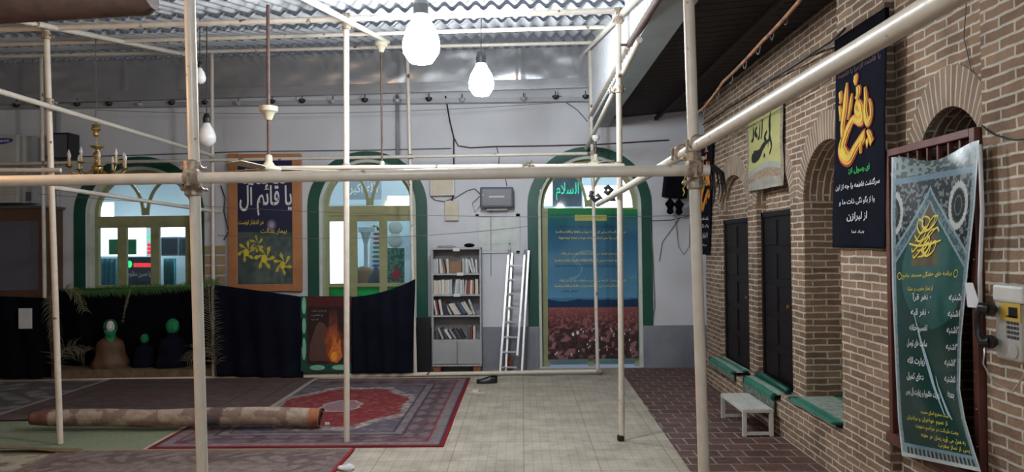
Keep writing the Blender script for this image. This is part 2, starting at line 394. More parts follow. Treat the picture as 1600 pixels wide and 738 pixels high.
def arch_band(mb, mp, c, hwi, hwo, zb, zs, ri, ro, d0, d1, n=24, legs=True, uvr=False):
    inn = [(c-hwi*math.cos(math.pi*i/n), zs+ri*math.sin(math.pi*i/n)) for i in range(n+1)]
    out = [(c-hwo*math.cos(math.pi*i/n), zs+ro*math.sin(math.pi*i/n)) for i in range(n+1)]
    if legs: inn = [(c-hwi, zb)]+inn+[(c+hwi, zb)]; out = [(c-hwo, zb)]+out+[(c+hwo, zb)]
    L = 0
    for i in range(len(inn)-1):
        a, b, c2, d = inn[i], inn[i+1], out[i+1], out[i]; l = math.hypot(c2[0]-d[0], c2[1]-d[1])
        w_ = hwo-hwi
        mb.quad(mp(*a, d0), mp(*b, d0), mp(*c2, d0), mp(*d, d0), [(.01, L), (.01, L+l), (.01+w_, L+l), (.01+w_, L)])
        mb.quad(mp(*d, d0), mp(*c2, d0), mp(*c2, d1), mp(*d, d1), [(0, L), (0, L+l), (.02, L+l), (.02, L)])
        mb.quad(mp(*a, d0), mp(*b, d0), mp(*b, d1), mp(*a, d1), [(0, L), (0, L+l), (.02, L+l), (.02, L)]); L += l
    for i in (0, len(inn)-1): mb.quad(mp(*inn[i], d0), mp(*out[i], d0), mp(*out[i], d1), mp(*inn[i], d1), [(0, 0)]*4)
# floor: concrete tiles with fine grooves
def tilemat():
    m = brickmat('grooved_concrete_tile', .075, .30, .003, (.52, .465, .375), (.475, .425, .345), (.36, .32, .26), offset=0, bump=.15, smooth=.5, rough=.65, dirt=.35, warp=.003, dist=.003)
    nt = m.node_tree; b = nt.nodes['Principled BSDF']; src = b.inputs['Base Color'].links[0].from_socket
    uv = nt.nodes.new('ShaderNodeUVMap'); br = nt.nodes.new('ShaderNodeTexBrick'); br.offset = 0
    for k, v in (('Scale', 1), ('Brick Width', .60), ('Row Height', .30), ('Mortar Size', .0045)): br.inputs[k].default_value = v
    br.inputs['Color1'].default_value = (1, 1, 1, 1); br.inputs['Color2'].default_value = (.93, .92, .9, 1); br.inputs['Mortar'].default_value = (.72, .69, .64, 1)
    nt.links.new(uv.outputs[0], br.inputs['Vector'])
    mx = nt.nodes.new('ShaderNodeMix'); mx.data_type = 'RGBA'; mx.blend_type = 'MULTIPLY'; mx.inputs[0].default_value = 1
    nt.links.new(src, mx.inputs[6]); nt.links.new(br.outputs['Color'], mx.inputs[7]); nt.links.new(mx.outputs[2], b.inputs['Base Color'])
    return m
M['tile'] = tilemat()
PAVX0, PAVX1 = 1.37, 1.22     # edge of the red pavers at the back wall / near the camera
fl = MB(); fl.quad((-9.5, -3.5, 0), (PAVX1-.1, -3.5, 0), (PAVX0, YB, 0), (-9.5, YB, 0), [(-9.5, -3.5), (PAVX1-.1, -3.5), (PAVX0, YB), (-9.5, YB)])
struct('floor', fl, 'tile')
fp = MB(); fp.quad((PAVX1-.1, -3.5, 0), (4.2, -3.5, 0), (4.2, YB, 0), (PAVX0, YB, 0), [(PAVX1-.1, -3.5), (4.2, -3.5), (4.2, YB), (PAVX0, YB)])
struct('floor_paving', fp, 'paver')
# back wall with three arched openings
WIN = []   # (cx, half width inner, half width outer, zbottom, zspring, rise inner, rise outer)
for (cpx, hi, ho, ysp, yin, yout, zb) in ((217.5, 85, 103, 333, 259, 244, .62), (574, 76.5, 94, 322, 248, 236, .62), (921, 81, 97, 322, 243, 229, 0.0)):
    c = PY(cpx, ysp, YB); k = YB/F
    WIN.append((c.x, hi*k, ho*k, zb, c.z, (ysp-yin)*k, (ysp-yout)*k))
mpb = lambda s, z, d: Vector((s, YB+d, z))
ZTOP = 3.93
mb = MB(); arched_wall(mb, mpb, -9.5, 4.2, 0, ZTOP, [(c-h, c+h, zb, zs, ri, .34) for c, h, ho, zb, zs, ri, ro in WIN], .34)
mb.quad((-9.5, YB, ZTOP), (4.2, YB, ZTOP), (4.2, YB, 5.2), (-9.5, YB, 5.2))
struct('wall_back', mb, 'plaster')
rv = MB()
for c, h, ho, zb, zs, ri, ro in WIN: arch_band(rv, mpb, c, h-.045, h-.002, zb+.002, zs, ri-.045, ri-.002, .03, .16, 24)
struct('trim_1', rv, 'reveal')
for i, (c, h, ho, zb, zs, ri, ro) in enumerate(WIN):
    g = MB(); arch_band(g, mpb, c, h, ho, .60, zs, ri, ro, -.012, 0, 26); struct('trim_%d' % (i+2), g, 'greenpaint')
# grey marble dado below the plaster, broken by the door
dd = MB(); c, h, ho = WIN[2][:3]
for a, b in ((-9.5, c-h), (c+h, 4.2)):
    x = a
    while x < b-.01: x2 = min(x+.8, b); dd.box((x+.002, YB-.03, 0), (x2-.002, YB, .60)); x = x2
struct('baseboard_back', dd, 'dado')
# windows
def window(idx, win, stiles, ybeam, ypane, ybot, name):
    c, h, ho, zb, zs, ri, ro = win; Yf = YB+.16; h = h-.045; ri = ri-.045
    fr = MB(); X = lambda px: PY(px, 340, Yf).x; Z = lambda py, px=0: PY(px or (c/YB*F+815), py, Yf).z
    z0, z1, zp, zbt = Z(ybeam[0]), Z(ybeam[1]), Z(ypane[0]), Z(ypane[1])
    mpf = lambda s, z, d: Vector((s, Yf+d, z))
    arch_band(fr, mpf, c, h-.05, h, zb, zs, ri-.05, ri, 0, .07, 24)
    fr.box((c-h+.02, Yf-.01, z1), (c+h-.02, Yf+.07, z0))
    for a, b in stiles: fr.box((X(a), Yf+.005, zb), (X(b), Yf+.06, z1))
    fr.box((c-h+.02, Yf+.006, zp), (c+h-.02, Yf+.055, z1+.02))
    if name == 'window':
        fr.box((c-h+.02, Yf+.006, zbt-.05), (c+h-.02, Yf+.055, zbt)); fr.box((c-h+.02, Yf+.004, zb), (c+h-.02, Yf+.056, zb+.06))
    root = struct('%s_%d' % (name, idx), fr, 'olive')
    arc = MB(); top = zs+ri
    for sgn in (-1, 1):   # two curved bars that spring from the middle of the beam
        pts = []
        for k in range(11):
            t = k/10; pts.append((c+sgn*(.03+(h*.62)*(t**1.9)), Yf+.03, z0+(top-z0)*(.02+.83*math.sin(t*math.pi/2))))
        pts = [p for p in pts if ((p[0]-c)/(h-.03))**2+max(0, (p[2]-zs)/(ri-.03))**2 < 1]
        for p, q in zip(pts, pts[1:]): arc.obox(p, q, .04, .035, (0, 1, 0))
    arc.lathe((c, Yf-.005, z0+.07), [(.05, 0), (.05, .05), (.03, .06)], 12, (0, 1, 0))
    arc.build('fanlight_bar', 'olive', root)
    gl = MB(); gl.box((c-h+.01, Yf+.03, zb+.02), (c+h-.01, Yf+.034, z0))
    n = 20; pts = [(c-(h-.01)*math.cos(math.pi*i/n), zs+(ri-.01)*math.sin(math.pi*i/n)) for i in range(n+1)]
    pts = [(c-h+.01, z0)]+pts+[(c+h-.01, z0)]
    gl.add([Vector((x, Yf+.032, z)) for x, z in pts], [tuple(range(len(pts)))])
    gl.build('window_pane', 'glass', root)
    return root
window(1, WIN[0], [(132, 148), (183, 197), (235, 248), (289, 303)], (338, 352), (356, 446), 480, 'window')
window(2, WIN[1], [(497, 513), (545, 557), (592, 604), (641, 650)], (322, 337), (346, 443), 480, 'window')
window(1, WIN[2], [(842, 857), (917, 926), (996, 1003)], (325, 331), (350, 500), 480, 'door')
# sheet metal above the back wall
sv = MB()
def sheet(u, v):
    x = -9.4+u*10.4; zlo = 4.06+.016*x; zhi = roofz(x, YB)-.02
    return Vector((x, YB-.05-.028*vnoise(x*1.7, v*2.2)-.02*vnoise(x*5+9, v*4)-(.03 if (x % 1.9) < .03 else 0), zlo+(zhi-zlo)*v))
sv.grid(sheet, 240, 14); struct('wall_clerestory', sv, 'silver', smooth=True)
fs = MB()
fs.grid(lambda u, v: Vector((-9.4+u*10.4, YB-[.05, .12, .12, .16, .16, .22, .22][round(v*6)], [4.14, 4.12, 4.06, 4.05, 4.0, 3.99, 3.96][round(v*6)]+.016*(-9.4+u*10.4))), 30, 6)
struct('trim_5', fs, 'silver')
tm = MB(); tm.box((-9.4, YB-.14, 3.80), (1.0, YB-.002, 3.86)); struct('trim_6', tm, 'greymetal')
# fibre cement roof: overlapping rows of corrugated sheet
rf = MB(); PITCH = .146
for k, y0 in enumerate(np.arange(-1.2, 11.0, .92)):
    y1 = min(y0+1.0, YB-.02); nu = int(10.5/PITCH*8)
    rf.grid(lambda u, v: Vector((-9.5+u*10.5, y0+(y1-y0)*v, roofz(-9.5+u*10.5, y0+(y1-y0)*v)+.026*math.sin(2*math.pi*(-9.5+u*10.5)/PITCH)+.045*(v-.5)+.02)), nu, 1)
struct('ceiling', rf, 'roof', smooth=True)
# white ribbed sheet closing the side between roof and gutter, gutter box, old dark porch roof
GZ = 3.46; GX0, GX1 = .98, 1.24
sd = MB()
def side(u, v):
    y = -1.5+12.45*u; zt = roofz(.95, y)+.06
    return Vector((.97+.014*abs(math.sin(math.pi*y/.16)), y, GZ-.01+(max(zt, GZ+.05)-GZ)*v))
sd.grid(side, 620, 1); struct('wall_side_cladding', sd, 'whitesheet')
gt = MB(); y = -1.5
while y < 10.9: y2 = min(y+1.5, 10.9); gt.box((GX0, y+.004, GZ-.02), (GX1, y2-.004, GZ+.16)); y = y2
struct('trim_7', gt, 'gutter')
pr = MB(); y = -3.5
while y < YB: pr.box((GX1-.02, y, GZ+.10), (4.2, y+.155, GZ+.16), Matrix.Rotation(-.09, 3, 'Y'), (GX1, y, GZ+.1)); y += .17
pr.box((1.92, -3.5, GZ+.07), (1.96, YB, GZ+.12))
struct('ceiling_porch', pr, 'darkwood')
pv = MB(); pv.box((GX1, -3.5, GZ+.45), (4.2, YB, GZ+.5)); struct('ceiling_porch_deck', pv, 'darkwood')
# ------------------------------------------------------------------ brick wall on the right
XW, XP, XD = 2.34, 2.48, 2.41
WT = 3.72
wl = MB()
def yof(px, X): return PX(px, 385, X).y
Ya0 = yof(1103, XP); n1 = (yof(1169, XP), yof(1126, XP)); n2 = (yof(1236, XP), yof(1183, XP)); n3 = (yof(1300, XP)-.55, yof(1257, XP))
yD0, yD1 = yof(1385, XW), yof(1313, XW); d1 = (3.98, 4.70); yE = yof(1538, XW)
mpr = lambda s, z, d: Vector((XP+d, s, z))
arched_wall(wl, mpr, yD1-.02, Ya0, .30, WT, [(n1[0], n1[1], .30, 2.16, .40, .10), (n2[0], n2[1], .30, 2.16, .42, .10), (max(n3[0], yD1+.02), n3[1], .36, 2.12, .47, .75)], .1)
for (a, b, d) in ((n1[0], n1[1], .10), (n2[0], n2[1], .10)):   # brick back of the shallow niches
    wl.quad((XP+d, a-.05, .3), (XP+d, b+.05, .3), (XP+d, b+.05, 2.7), (XP+d, a-.05, 2.7), [(a, .3), (b, .3), (b, 2.7), (a, 2.7)])
a, b = max(n3[0], yD1+.02), n3[1]
wl.quad((XP+.75, a-.1, .3), (XP+.75, b+.1, .3), (XP+.75, b+.1, 2.7), (XP+.75, a-.1, 2.7), [(a, .3), (b, .3), (b, 2.7), (a, 2.7)])
wl.box((XP, Ya0, 0), (XP+.6, Ya0+.02, WT))
# plinth that runs below the niches, stepped
wl.box((XW, 7.02, 0), (XP+.8, Ya0+.15, .30)); wl.box((XW-.001, yD1-.03, 0), (XP+.8, 7.02, .375))
# pier and the door bay
wl.box((XW, yD0, 0), (XP+.5, yD1, WT))
mpd = lambda s, z, d: Vector((XD+d, s, z))
arched_wall(wl, mpd, yE-.05, yD0+.02, 0, WT, [(d1[0], d1[1], .50, 2.10, .41, .35)], .35)
wl.box((XW, -3.5, 0), (XP+.5, yE, WT))
struct('wall_right', wl, 'brick')
ra = MB()
for (a, b), zs, ri, mp in ((n1, 2.16, .40, mpr), (n2, 2.16, .42, mpr), ((max(n3[0], yD1+.02), n3[1]), 2.12, .47, mpr), (d1, 2.10, .41, mpd)):
    c, h = (a+b)/2, (b-a)/2
    arch_band(ra, mp, c, h-.002, h+.125, zs, zs, ri-.002, ri+.23, -.008, .01, 26, legs=False)
struct('trim_8', ra, 'brickarch')
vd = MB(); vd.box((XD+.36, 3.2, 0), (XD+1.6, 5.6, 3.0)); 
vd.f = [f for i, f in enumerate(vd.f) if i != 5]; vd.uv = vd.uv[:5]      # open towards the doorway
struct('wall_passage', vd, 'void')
# outer enclosure (out of the frame)
wo = MB(); wo.quad((-9.5, -3.5, 0), (-9.5, YB, 0), (-9.5, YB, 5.2), (-9.5, -3.5, 5.2)); struct('wall_left', wo, 'plaster')
wo = MB(); wo.quad((-9.5, -3.5, 0), (4.2, -3.5, 0), (4.2, -3.5, 4), (-9.5, -3.5, 4)); struct('wall_front', wo, 'plaster')
# ------------------------------------------------------------------ lit hall behind the windows
M['hallwall'] = mat('hall_wall_paint', (.62, .74, .80), .7, 0, (.52, .66, .74), .9)
M['hallfloor'] = mat('hall_carpet', (.10, .13, .12), .9)
hb = MB(); y0, y1 = YB+.345, 15.4
hb.quad((-9.5, y1, 0), (4.2, y1, 0), (4.2, y1, 3.9), (-9.5, y1, 3.9)); struct('wall_hall_back', hb, 'hallwall')
hb = MB(); hb.quad((-9.5, y0, 3.9), (4.2, y0, 3.9), (4.2, y1, 3.9), (-9.5, y1, 3.9)); struct('ceiling_hall', hb, 'plaster')
hb = MB(); hb.quad((-9.5, y0, 0), (4.2, y0, 0), (4.2, y1, 0), (-9.5, y1, 0)); struct('floor_hall', hb, 'hallfloor')
hb = MB()
for x in (-9.5, 4.2): hb.quad((x, y0, 0), (x, y1, 0), (x, y1, 3.9), (x, y0, 3.9))
struct('wall_hall_side', hb, 'hallwall')
M['tubelight'] = mat('lit_tube', (1, 1, 1), .5, emit=(.85, .95, 1), es=ROOMW)
tb = thing('tube_light', 'long lit tube light on the hall ceiling behind the left window', 'ceiling light', (-5.4, 13.3, 3.72))
MB().box((-6.1, 13.22, 3.84), (-4.7, 13.38, 3.9)).build('housing', 'white', tb); MB().tube([(-6.05, 13.3, 3.79), (-4.75, 13.3, 3.79)], .022, 10).build('tube', 'tubelight', tb)
for x, l in ((-2.2, 'long lit tube light on the hall ceiling behind the middle window'), (1.0, 'long lit tube light on the hall ceiling behind the arched door')):
    dup(tb, (x, 13.3, 3.72), l)
# ================================================================== SCAFFOLD FRAME
RP = .026
def clamp(parent, p, ax, r=RP):
    ax = Vector(ax).normalized(); m = MB(); m.lathe(Vector(p)-ax*.035, [(r+.004, 0), (r+.013, .008), (r+.013, .062), (r+.004, .07)], 14, ax)
    s = ax.cross(Vector((0, 0, 1))); s = s.normalized() if s.length > .1 else Vector((1, 0, 0)); t = ax.cross(s)
    for k in (-1, 1):
        q = Vector(p)+s*(r+.018)*k+t*.01; m.lathe(q-t*.028, [(.010, 0), (.010, .012), (.006, .013), (.006, .05), (.010, .051), (.010, .06)], 6, t)
    return m.build('clamp', 'clamp', parent)
def pipe(parent, a, b, name='rail', r=RP, m='pipe', hollow=False):
    a, b = Vector(a), Vector(b); d = (b-a).normalized(); mb = MB(); mb.tube([a, b], r, 18, cap=not hollow)
    if hollow:
        for p, s in ((a, -1), (b, 1)):
            mb.lathe(p-d*s*.06, [(.001, 0), (r*.84, 0), (r*.84, .06), (r, .06)], 18, d*s)
    return mb.build(name, m, parent, smooth='auto')
YN, YM, YF = 3.6, 6.9, 10.4
# near portal
nf = thing('scaffold_frame', 'nearest portal of thick cream pipes crossing the whole view in front', 'scaffold', PY(300, 1100, YN))
pipe(nf, PY(292, -160, YN), PY(322, 963, YN), 'post'); pipe(nf, PY(1071, -160, YN), PY(1107, 960, YN), 'post')
pipe(nf, PY(-160, 286, YN-.07), PY(1108, 266, YN-.07), 'rail')
p0 = PX(1480, -4, .80); p1 = PX(934, 320, .86); dd_ = (p0-p1).normalized(); pipe(nf, p1, p0+dd_*1.1, 'long_rail', hollow=True)
clamp(nf, PY(300, 277, YN-.07), (1, 0, 0)); clamp(nf, PY(300, 262, YN), (0, 0, 1)); clamp(nf, PY(302, 296, YN), (0, 0, 1))
clamp(nf, PY(1084, 264, YN-.07), (1, 0, 0)); clamp(nf, PY(1083, 248, YN), (0, 0, 1)); clamp(nf, PY(1086, 285, YN), (0, 0, 1))
clamp(nf, PX(1064, 238, .82), dd_); clamp(nf, PX(1088, 224, .82), dd_)
# middle row
mf = thing('scaffold_frame', 'middle row of cream scaffold posts standing on the carpets and tiles', 'scaffold', PZ(543, 690))
for (ax, ay, bx, by) in ((72, 38, 91, 697), (541, 22, 544, 690), (966, 12, 970, 686)):
    a = PY(ax, ay, YM); b = PZ(bx, by); b = Vector((b.x, YM, .012)) if abs(b.y-YM) < .8 else b; pipe(mf, a, b, 'post')
pipe(mf, PY(-60, 48, YM), PY(985, 16, YM), 'rail')
pipe(mf, PY(408, 263, YM-.06), PY(975, 259, YM-.06), 'rail', .02); pipe(mf, PY(-40, 266, YM-.06), PY(95, 266, YM-.06), 'rail', .02)
for x, y in ((72, 42), (541, 27), (966, 18)): clamp(mf, PY(x, y, YM), (1, 0, 0)); clamp(mf, PY(x+.5, y+14, YM), (0, 0, 1))
for x, y in ((541, 262), (967, 259), (968, 140), (77, 160)): clamp(mf, PY(x, y, YM), (0, 0, 1))
MB().lathe(PY(970, 686, YM)-Vector((0, 0, .01)), [(.034, 0), (.034, .035), (.028, .045)], 14).build('rubber_foot', 'blackplastic', mf)
# rails that follow the roof and tie the rows together
for X, (x0, y0), (x1, y1) in ((-4.2, (-30, -30), (300, 84)), (-1.52, (440, -22), (606, 62)), (.92, (1000, -8), (908, 68))):
    a = PX(x0, y0, X); b = PX(x1, y1, X)
    for p in (a, b): p.z = min(p.z, roofz(p.x, p.y)-.10)
    pipe(mf, a, b, 'long_rail')
for ya, yb in (((0, 70), (945, 42)), ((0, 88), (935, 66))):
    Y = 8.05 if ya[1] == 70 else 9.7
    a, b = PY(-40, ya[1]+1, Y), PY(945, yb[1], Y)
    pipe(mf, a, b, 'rail', .022)
# far row in front of the back wall
ff = thing('scaffold_frame', 'far row of thin cream scaffold pipes just before the back wall', 'scaffold', PY(650, 585, YF))
for (ax, ay, bx, by) in ((64, 80, 70, 470), (331, 84, 334, 588), (636, 64, 649, 583), (921, 62, 934, 578)):
    a, b = PY(ax, ay, YF), PY(bx, by, YF); pipe(ff, a, b, 'post', .024)
b1, b2 = PY(-90, 599, YF), PY(936, 580, YF)
pipe(ff, b1, b2, 'ground_rail', .026); clamp(ff, b2, (1, 0, 0), .026)
pipe(ff, PY(-40, 257, YF-.05), PY(918, 240, YF-.05), 'rail', .022)
for x, y in ((331, 250), (641, 245), (926, 239), (68, 256)): clamp(ff, PY(x, y, YF), (0, 0, 1), .024)
pipe(ff, PX(-20, 137, -4.2), PX(332, 243, -4.2), 'long_rail', .024); pipe(ff, PX(78, 292, -4.3), PX(345, 332, -4.2), 'long_rail', .022)
a, b = PX(999, 62, .93), PX(916, 232, .93); pipe(ff, a, b, 'long_rail', .026, hollow=True)
clamp(ff, PX(960, 140, .93), (a-b))
pipe(ff, PY(935, 80, 10.75), PY(938, 163, 10.75), 'brace', .022)
# brown rusty pipes
rp = MB(); a = PY(-80, 6, 2.9); b = PY(226, -12, 2.9); rp.tube([a, b, b+Vector((.02, 0, .004))], [.085, .085, .07], 20)
rp.build('beam_pole', 'rust', smooth='auto', label='thick rusty brown pole end in the top left corner', cat='pole')
rp = MB(); rp.tube([PX(1040, -20, .955), PX(983, 70, .955)], .027, 14); rp.tube([PX(984, 70, .955), PX(984, 70, .955)+Vector((-.08, 0, 0))], .012, 8)
rp.build('rusty_pipe', 'rust', label='rusty brown pipe running down along the white ribbed side sheet', cat='pipe')
rp = MB(); rp.tube([PX(982, 72, .965), PX(922, 184, .965)], .026, 14)
rp.build('rusty_pipe', 'clamp', label='dull brown pipe below the gutter continuing towards the back wall', cat='pipe')
# ================================================================== LAMPS
M['litbulb'] = mat('lit_bulb', (1, 1, 1), .5, emit=(.88, .94, 1), es=BULB)
M['warmbulb'] = mat('lit_warm_bulb', (1, 1, 1), .5, emit=(1, .55, .25), es=WARM)
def bulb(c, s, label, m='litbulb', top=None):
    c = Vector(c); t = thing('hanging_bulb', label, 'light bulb', c)
    MB().lathe(c+Vector((0, 0, -.13*s)), [(.0, 0), (.055*s, .012*s), (.088*s, .06*s), (.092*s, .11*s), (.075*s, .17*s), (.045*s, .22*s), (.034*s, .245*s)], 14).build('glass_bulb', m, t, smooth=True)
    MB().lathe(c+Vector((0, 0, .115*s)), [(.036*s, 0), (.038*s, .05*s), (.026*s, .09*s), (.012, .10*s)], 14).build('socket', 'blackplastic', t)
    z = top if top is not None else roofz(c.x, c.y)-.03
    MB().tube([c+Vector((0, 0, .2*s)), Vector((c.x+.005, c.y, z))], .005, 6).build('cord', 'cable', t)
    return t
bulb(PY(658, 60, 5.6), 1.5, 'large lit white bulb hanging highest near the roof edge rail')
bulb(PY(752, 124, 7.6), 1.35, 'smaller lit white bulb hanging lower before the silver sheet')
bulb((-.9, 1.6, 3.05), 1.0, 'lit white bulb hanging above and behind the viewpoint')
bulb((1.2, -1.2, 2.9), 1.0, 'lit white bulb hanging behind the viewpoint near the brick wall', top=3.4)
bulb((-3.3, 3.2, 2.8), 1.0, 'warm lit bulb hanging out of view to the left', 'warmbulb')
# ================================================================== CARPETS AND FLOOR THINGS
def carpet(name, x0, x1, y0, y1, z, colf, label, cat='carpet', step=.02, wav=.004, group=None):
    nu, nv = int((x1-x0)/step), int((y1-y0)/step); W, H = x1-x0, y1-y0
    m = MB(); m.grid(lambda u, v: Vector((x0+W*u+.012*(vnoise(v*5, x0)-.5), y0+H*v+.012*(vnoise(u*5, y0)-.5), z+wav*vnoise(u*W*2, v*H*2))), nu, nv, lambda u, v: colf(u*W, v*H, W, H))
    o = m.build(name, 'carpet', label=label, cat=cat, group=group)
    md = o.modifiers.new('pile', 'SOLIDIFY'); md.thickness = .008; md.offset = -1
    return o
def floral(x, y, s=9):
    a = math.sin(x*s*2.1+2*math.sin(y*s*1.3))*math.sin(y*s*2.3+2*math.sin(x*s*1.1)); return a
def red_carpet(x, y, W, H):
    d = min(x, W-x, y, H-y)
    red, dark, grey, blue, crm = (.20, .033, .036), (.035, .028, .045), (.22, .19, .19), (.08, .085, .13), (.42, .37, .33)
    n = floral(x, y); n2 = vnoise(x*26, y*26)
    if d < .035: return (.22, .01, .015)
    if d < .05: return dark
    if d < .15: return mixc(grey, (.15, .11, .12), n2)
    if d < .165: return (.18, .03, .035)
    if d < .42:
        k = math.sin((x if min(y, H-y) == d else y)*20)*.5+math.sin(d*38)*.5
        c = mixc((.055, .042, .058), (.20, .15, .15), (k > .15)*.5+n2*.45); return mixc(c, (.18, .06, .06), .35*(n > .35))
    if d < .435: return dark
    if d < .52: return mixc(grey, (.14, .10, .11), n2)
    if d < .535: return dark
    ex, ey = (x-W/2)/(W/2-.52), (y-H/2)/(H/2-.62); r = math.hypot(ex, ey)*(1+.05*math.cos(8*math.atan2(ey, ex)))
    if r < .25: return mixc((.20, .19, .22), (.30, .12, .12), n2)
    if r < .28: return crm
    if r < .90: return mixc(red, (.26, .11, .10) if n2 > .6 else (.17, .025, .03), .25+.5*(abs(n) > .45)*n2)
    if r < 1.04: return mixc(crm, (.14, .09, .10), n2*1.1)
    return mixc((.10, .085, .11), (.26, .20, .19), (n > .1)*.6*n2)
carpet('persian_carpet', -3.30, -.70, 6.72, 10.20, .010, red_carpet, 'red medallion carpet with dark floral border spread before the bookcase')
def grey_carpet(x, y, W, H):
    d = min(x, W-x, y, H-y); n = vnoise(x*14, y*14); n2 = vnoise(x*3, y*9)
    if W-x < .05 or x < .03: return (.36, .33, .30)
    if H-y < .05: return (.20, .03, .03)
    c = mixc((.085, .062, .058), (.125, .10, .095), n); 
    if .25 < d < .30 or .6 < d < .64: c = mixc(c, (.05, .04, .05), .6)
    return mixc(c, (.15, .055, .055), .45*n2*(floral(x, y, 5) > 0))
carpet('faded_carpet', -5.55, -2.72, 7.86, 10.25, .022, grey_carpet, 'faded grey-brown carpet lying between rolled carpet and black cloth')
def bluish(x, y, W, H):
    n = vnoise(x*9, y*9); d = min(y, H-y, W-x)
    if d < .05: return (.25, .20, .18)
    if y < .08: return (.22, .03, .03)
    return mixc((.10, .09, .09), (.30, .29, .28) if floral(x, y, 4) > .2 else (.14, .12, .12), n)
carpet('faded_carpet', -8.9, -5.57, 7.86, 10.2, .012, bluish, 'pale patterned faded carpet at the far left beside the grey-brown one')
def mat_green(x, y, W, H):
    g = (.20, .235, .16) if x > W*.55 else (.18, .225, .19); n = vnoise(x*4, y*4)
    s = .06*(math.sin(x*60) > .8); return mixc(mixc(g, (.25, .27, .17), n*.5), (.1, .1, .07), s)
carpet('woven_mat', -8.6, -3.36, 6.60, 7.82, .004, mat_green, 'pale green woven floor mat in front of the rolled carpet', 'mat')
def near_carpet(x, y, W, H):
    d = min(x, W-x, H-y); n2 = vnoise(x*24, y*24); n = floral(x, y)
    if W-x < .04: return (.25, .02, .025)
    if H-y < .03 or x < .02: return (.34, .22, .14)
    if d < .14: return mixc((.20, .16, .15), (.13, .09, .09), n2)
    if d < .44: return mixc((.10, .075, .075), (.25, .19, .17), (n > .1)*.5+.4*n2)
    if d < .52: return mixc((.22, .18, .165), (.14, .10, .1), n2)
    ex, ey = (x-W/2)/(W/2-.5), (y-(H-2.0))/(1.45); r = math.hypot(ex, ey)
    if r < .9: return mixc((.22, .02, .03), (.30, .10, .08), n2*.6)
    return mixc((.16, .12, .115), (.26, .22, .18), n2)
carpet('persian_carpet', -4.02, -1.46, 3.0, 6.66, .016, near_carpet, 'worn brownish red carpet at the bottom edge with red side border')
def floral_rug(x, y, W, H):
    n = floral(x, y, 6); n2 = vnoise(x*15, y*15)
    if W-x < .02 or H-y < .02: return (.12, .08, .05)
    return mixc((.36, .32, .24), (.10, .08, .08), (n > .35)*.8) if n2 > .3 else (.25, .22, .2)
carpet('floral_rug', -6.6, -4.04, 4.6, 6.56, .006, floral_rug, 'cream floral rug at the bottom left corner')
# turned-up edge of the near carpet by the left post
fe = MB()
def fold(u, v):
    x = -5.45+1.6*u; h = .055*math.sin(math.pi*min(1, u*1.15))*(.6+.5*vnoise(u*7, 3))
    a = -.5+v*2.6; return Vector((x, 6.62-.02*math.sin(u*7)+.07*math.cos(a), .022+max(0, h)*math.sin(max(0, a))))
fe.grid(fold, 60, 8); fe.build('folded_carpet_edge', 'canvas', smooth=True, solid=.006, label='turned-up brown carpet edge lying around the left post foot', cat='carpet edge')
# rolled carpet
ra_, rb_ = PZ(68, 668), PZ(508, 665); rr = .086; ra_.y = rb_.y = 7.42
rcx = lambda u: ra_.lerp(rb_, u)
def rollcol(u, v):
    n = vnoise(u*60, v*16); c = mixc((.30, .225, .17), (.44, .37, .30), n)
    if u < .07: c = mixc((.20, .055, .045), (.25, .17, .14), n*.6)
    if .64 < u+.05*v < .69: c = (.12, .11, .11)
    if u > .965: c = (.38, .15, .08)
    return mixc(c, (.15, .08, .065), .6*(vnoise(u*25+5, v*7) > .62))
rt = thing('rolled_carpet', 'long rolled-up brown carpet lying across the mats', 'rolled carpet', (rcx(.5).x, 7.42, .03))
m = MB(); 
def rollp(u, v, r=rr, off=0):
    a = 2*math.pi*v; rad = (r*(1+.10*(u-.3)) * (.75+.25*min(1, u*14)))*(1+.03*math.sin(u*23+v*6)); c = rcx(u)
    return Vector((c.x, c.y+rad*math.cos(a), .036+rr*1.05+.008*math.sin(u*11)+rad*math.sin(a)*.93))
m.grid(rollp, 150, 24, rollcol)
m.build('outer_layer', 'carpet', rt, smooth=True, solid=.008)
m = MB()   # spiral layers seen at the open end
def spiral(u, v):
    a = v*math.pi*2*2.6; rad = rr*(.95-.24*a/(2*math.pi)); c = rcx(.90+.108*u-.006*a*.5*0)
    return Vector((c.x-.004*a, c.y+rad*math.cos(a+.6), .036+rr*1.05+rad*math.sin(a+.6)*.93))
m.grid(spiral, 3, 70); m.build('inner_layer', 'txtmaroon', rt, smooth=True, solid=.008)
MB().box(PZ(508, 664, .08)+Vector((0, -.01, 0)), PZ(514, 661, .10)+Vector((0, .02, 0))).build('paper_scrap', 'paper', rt)
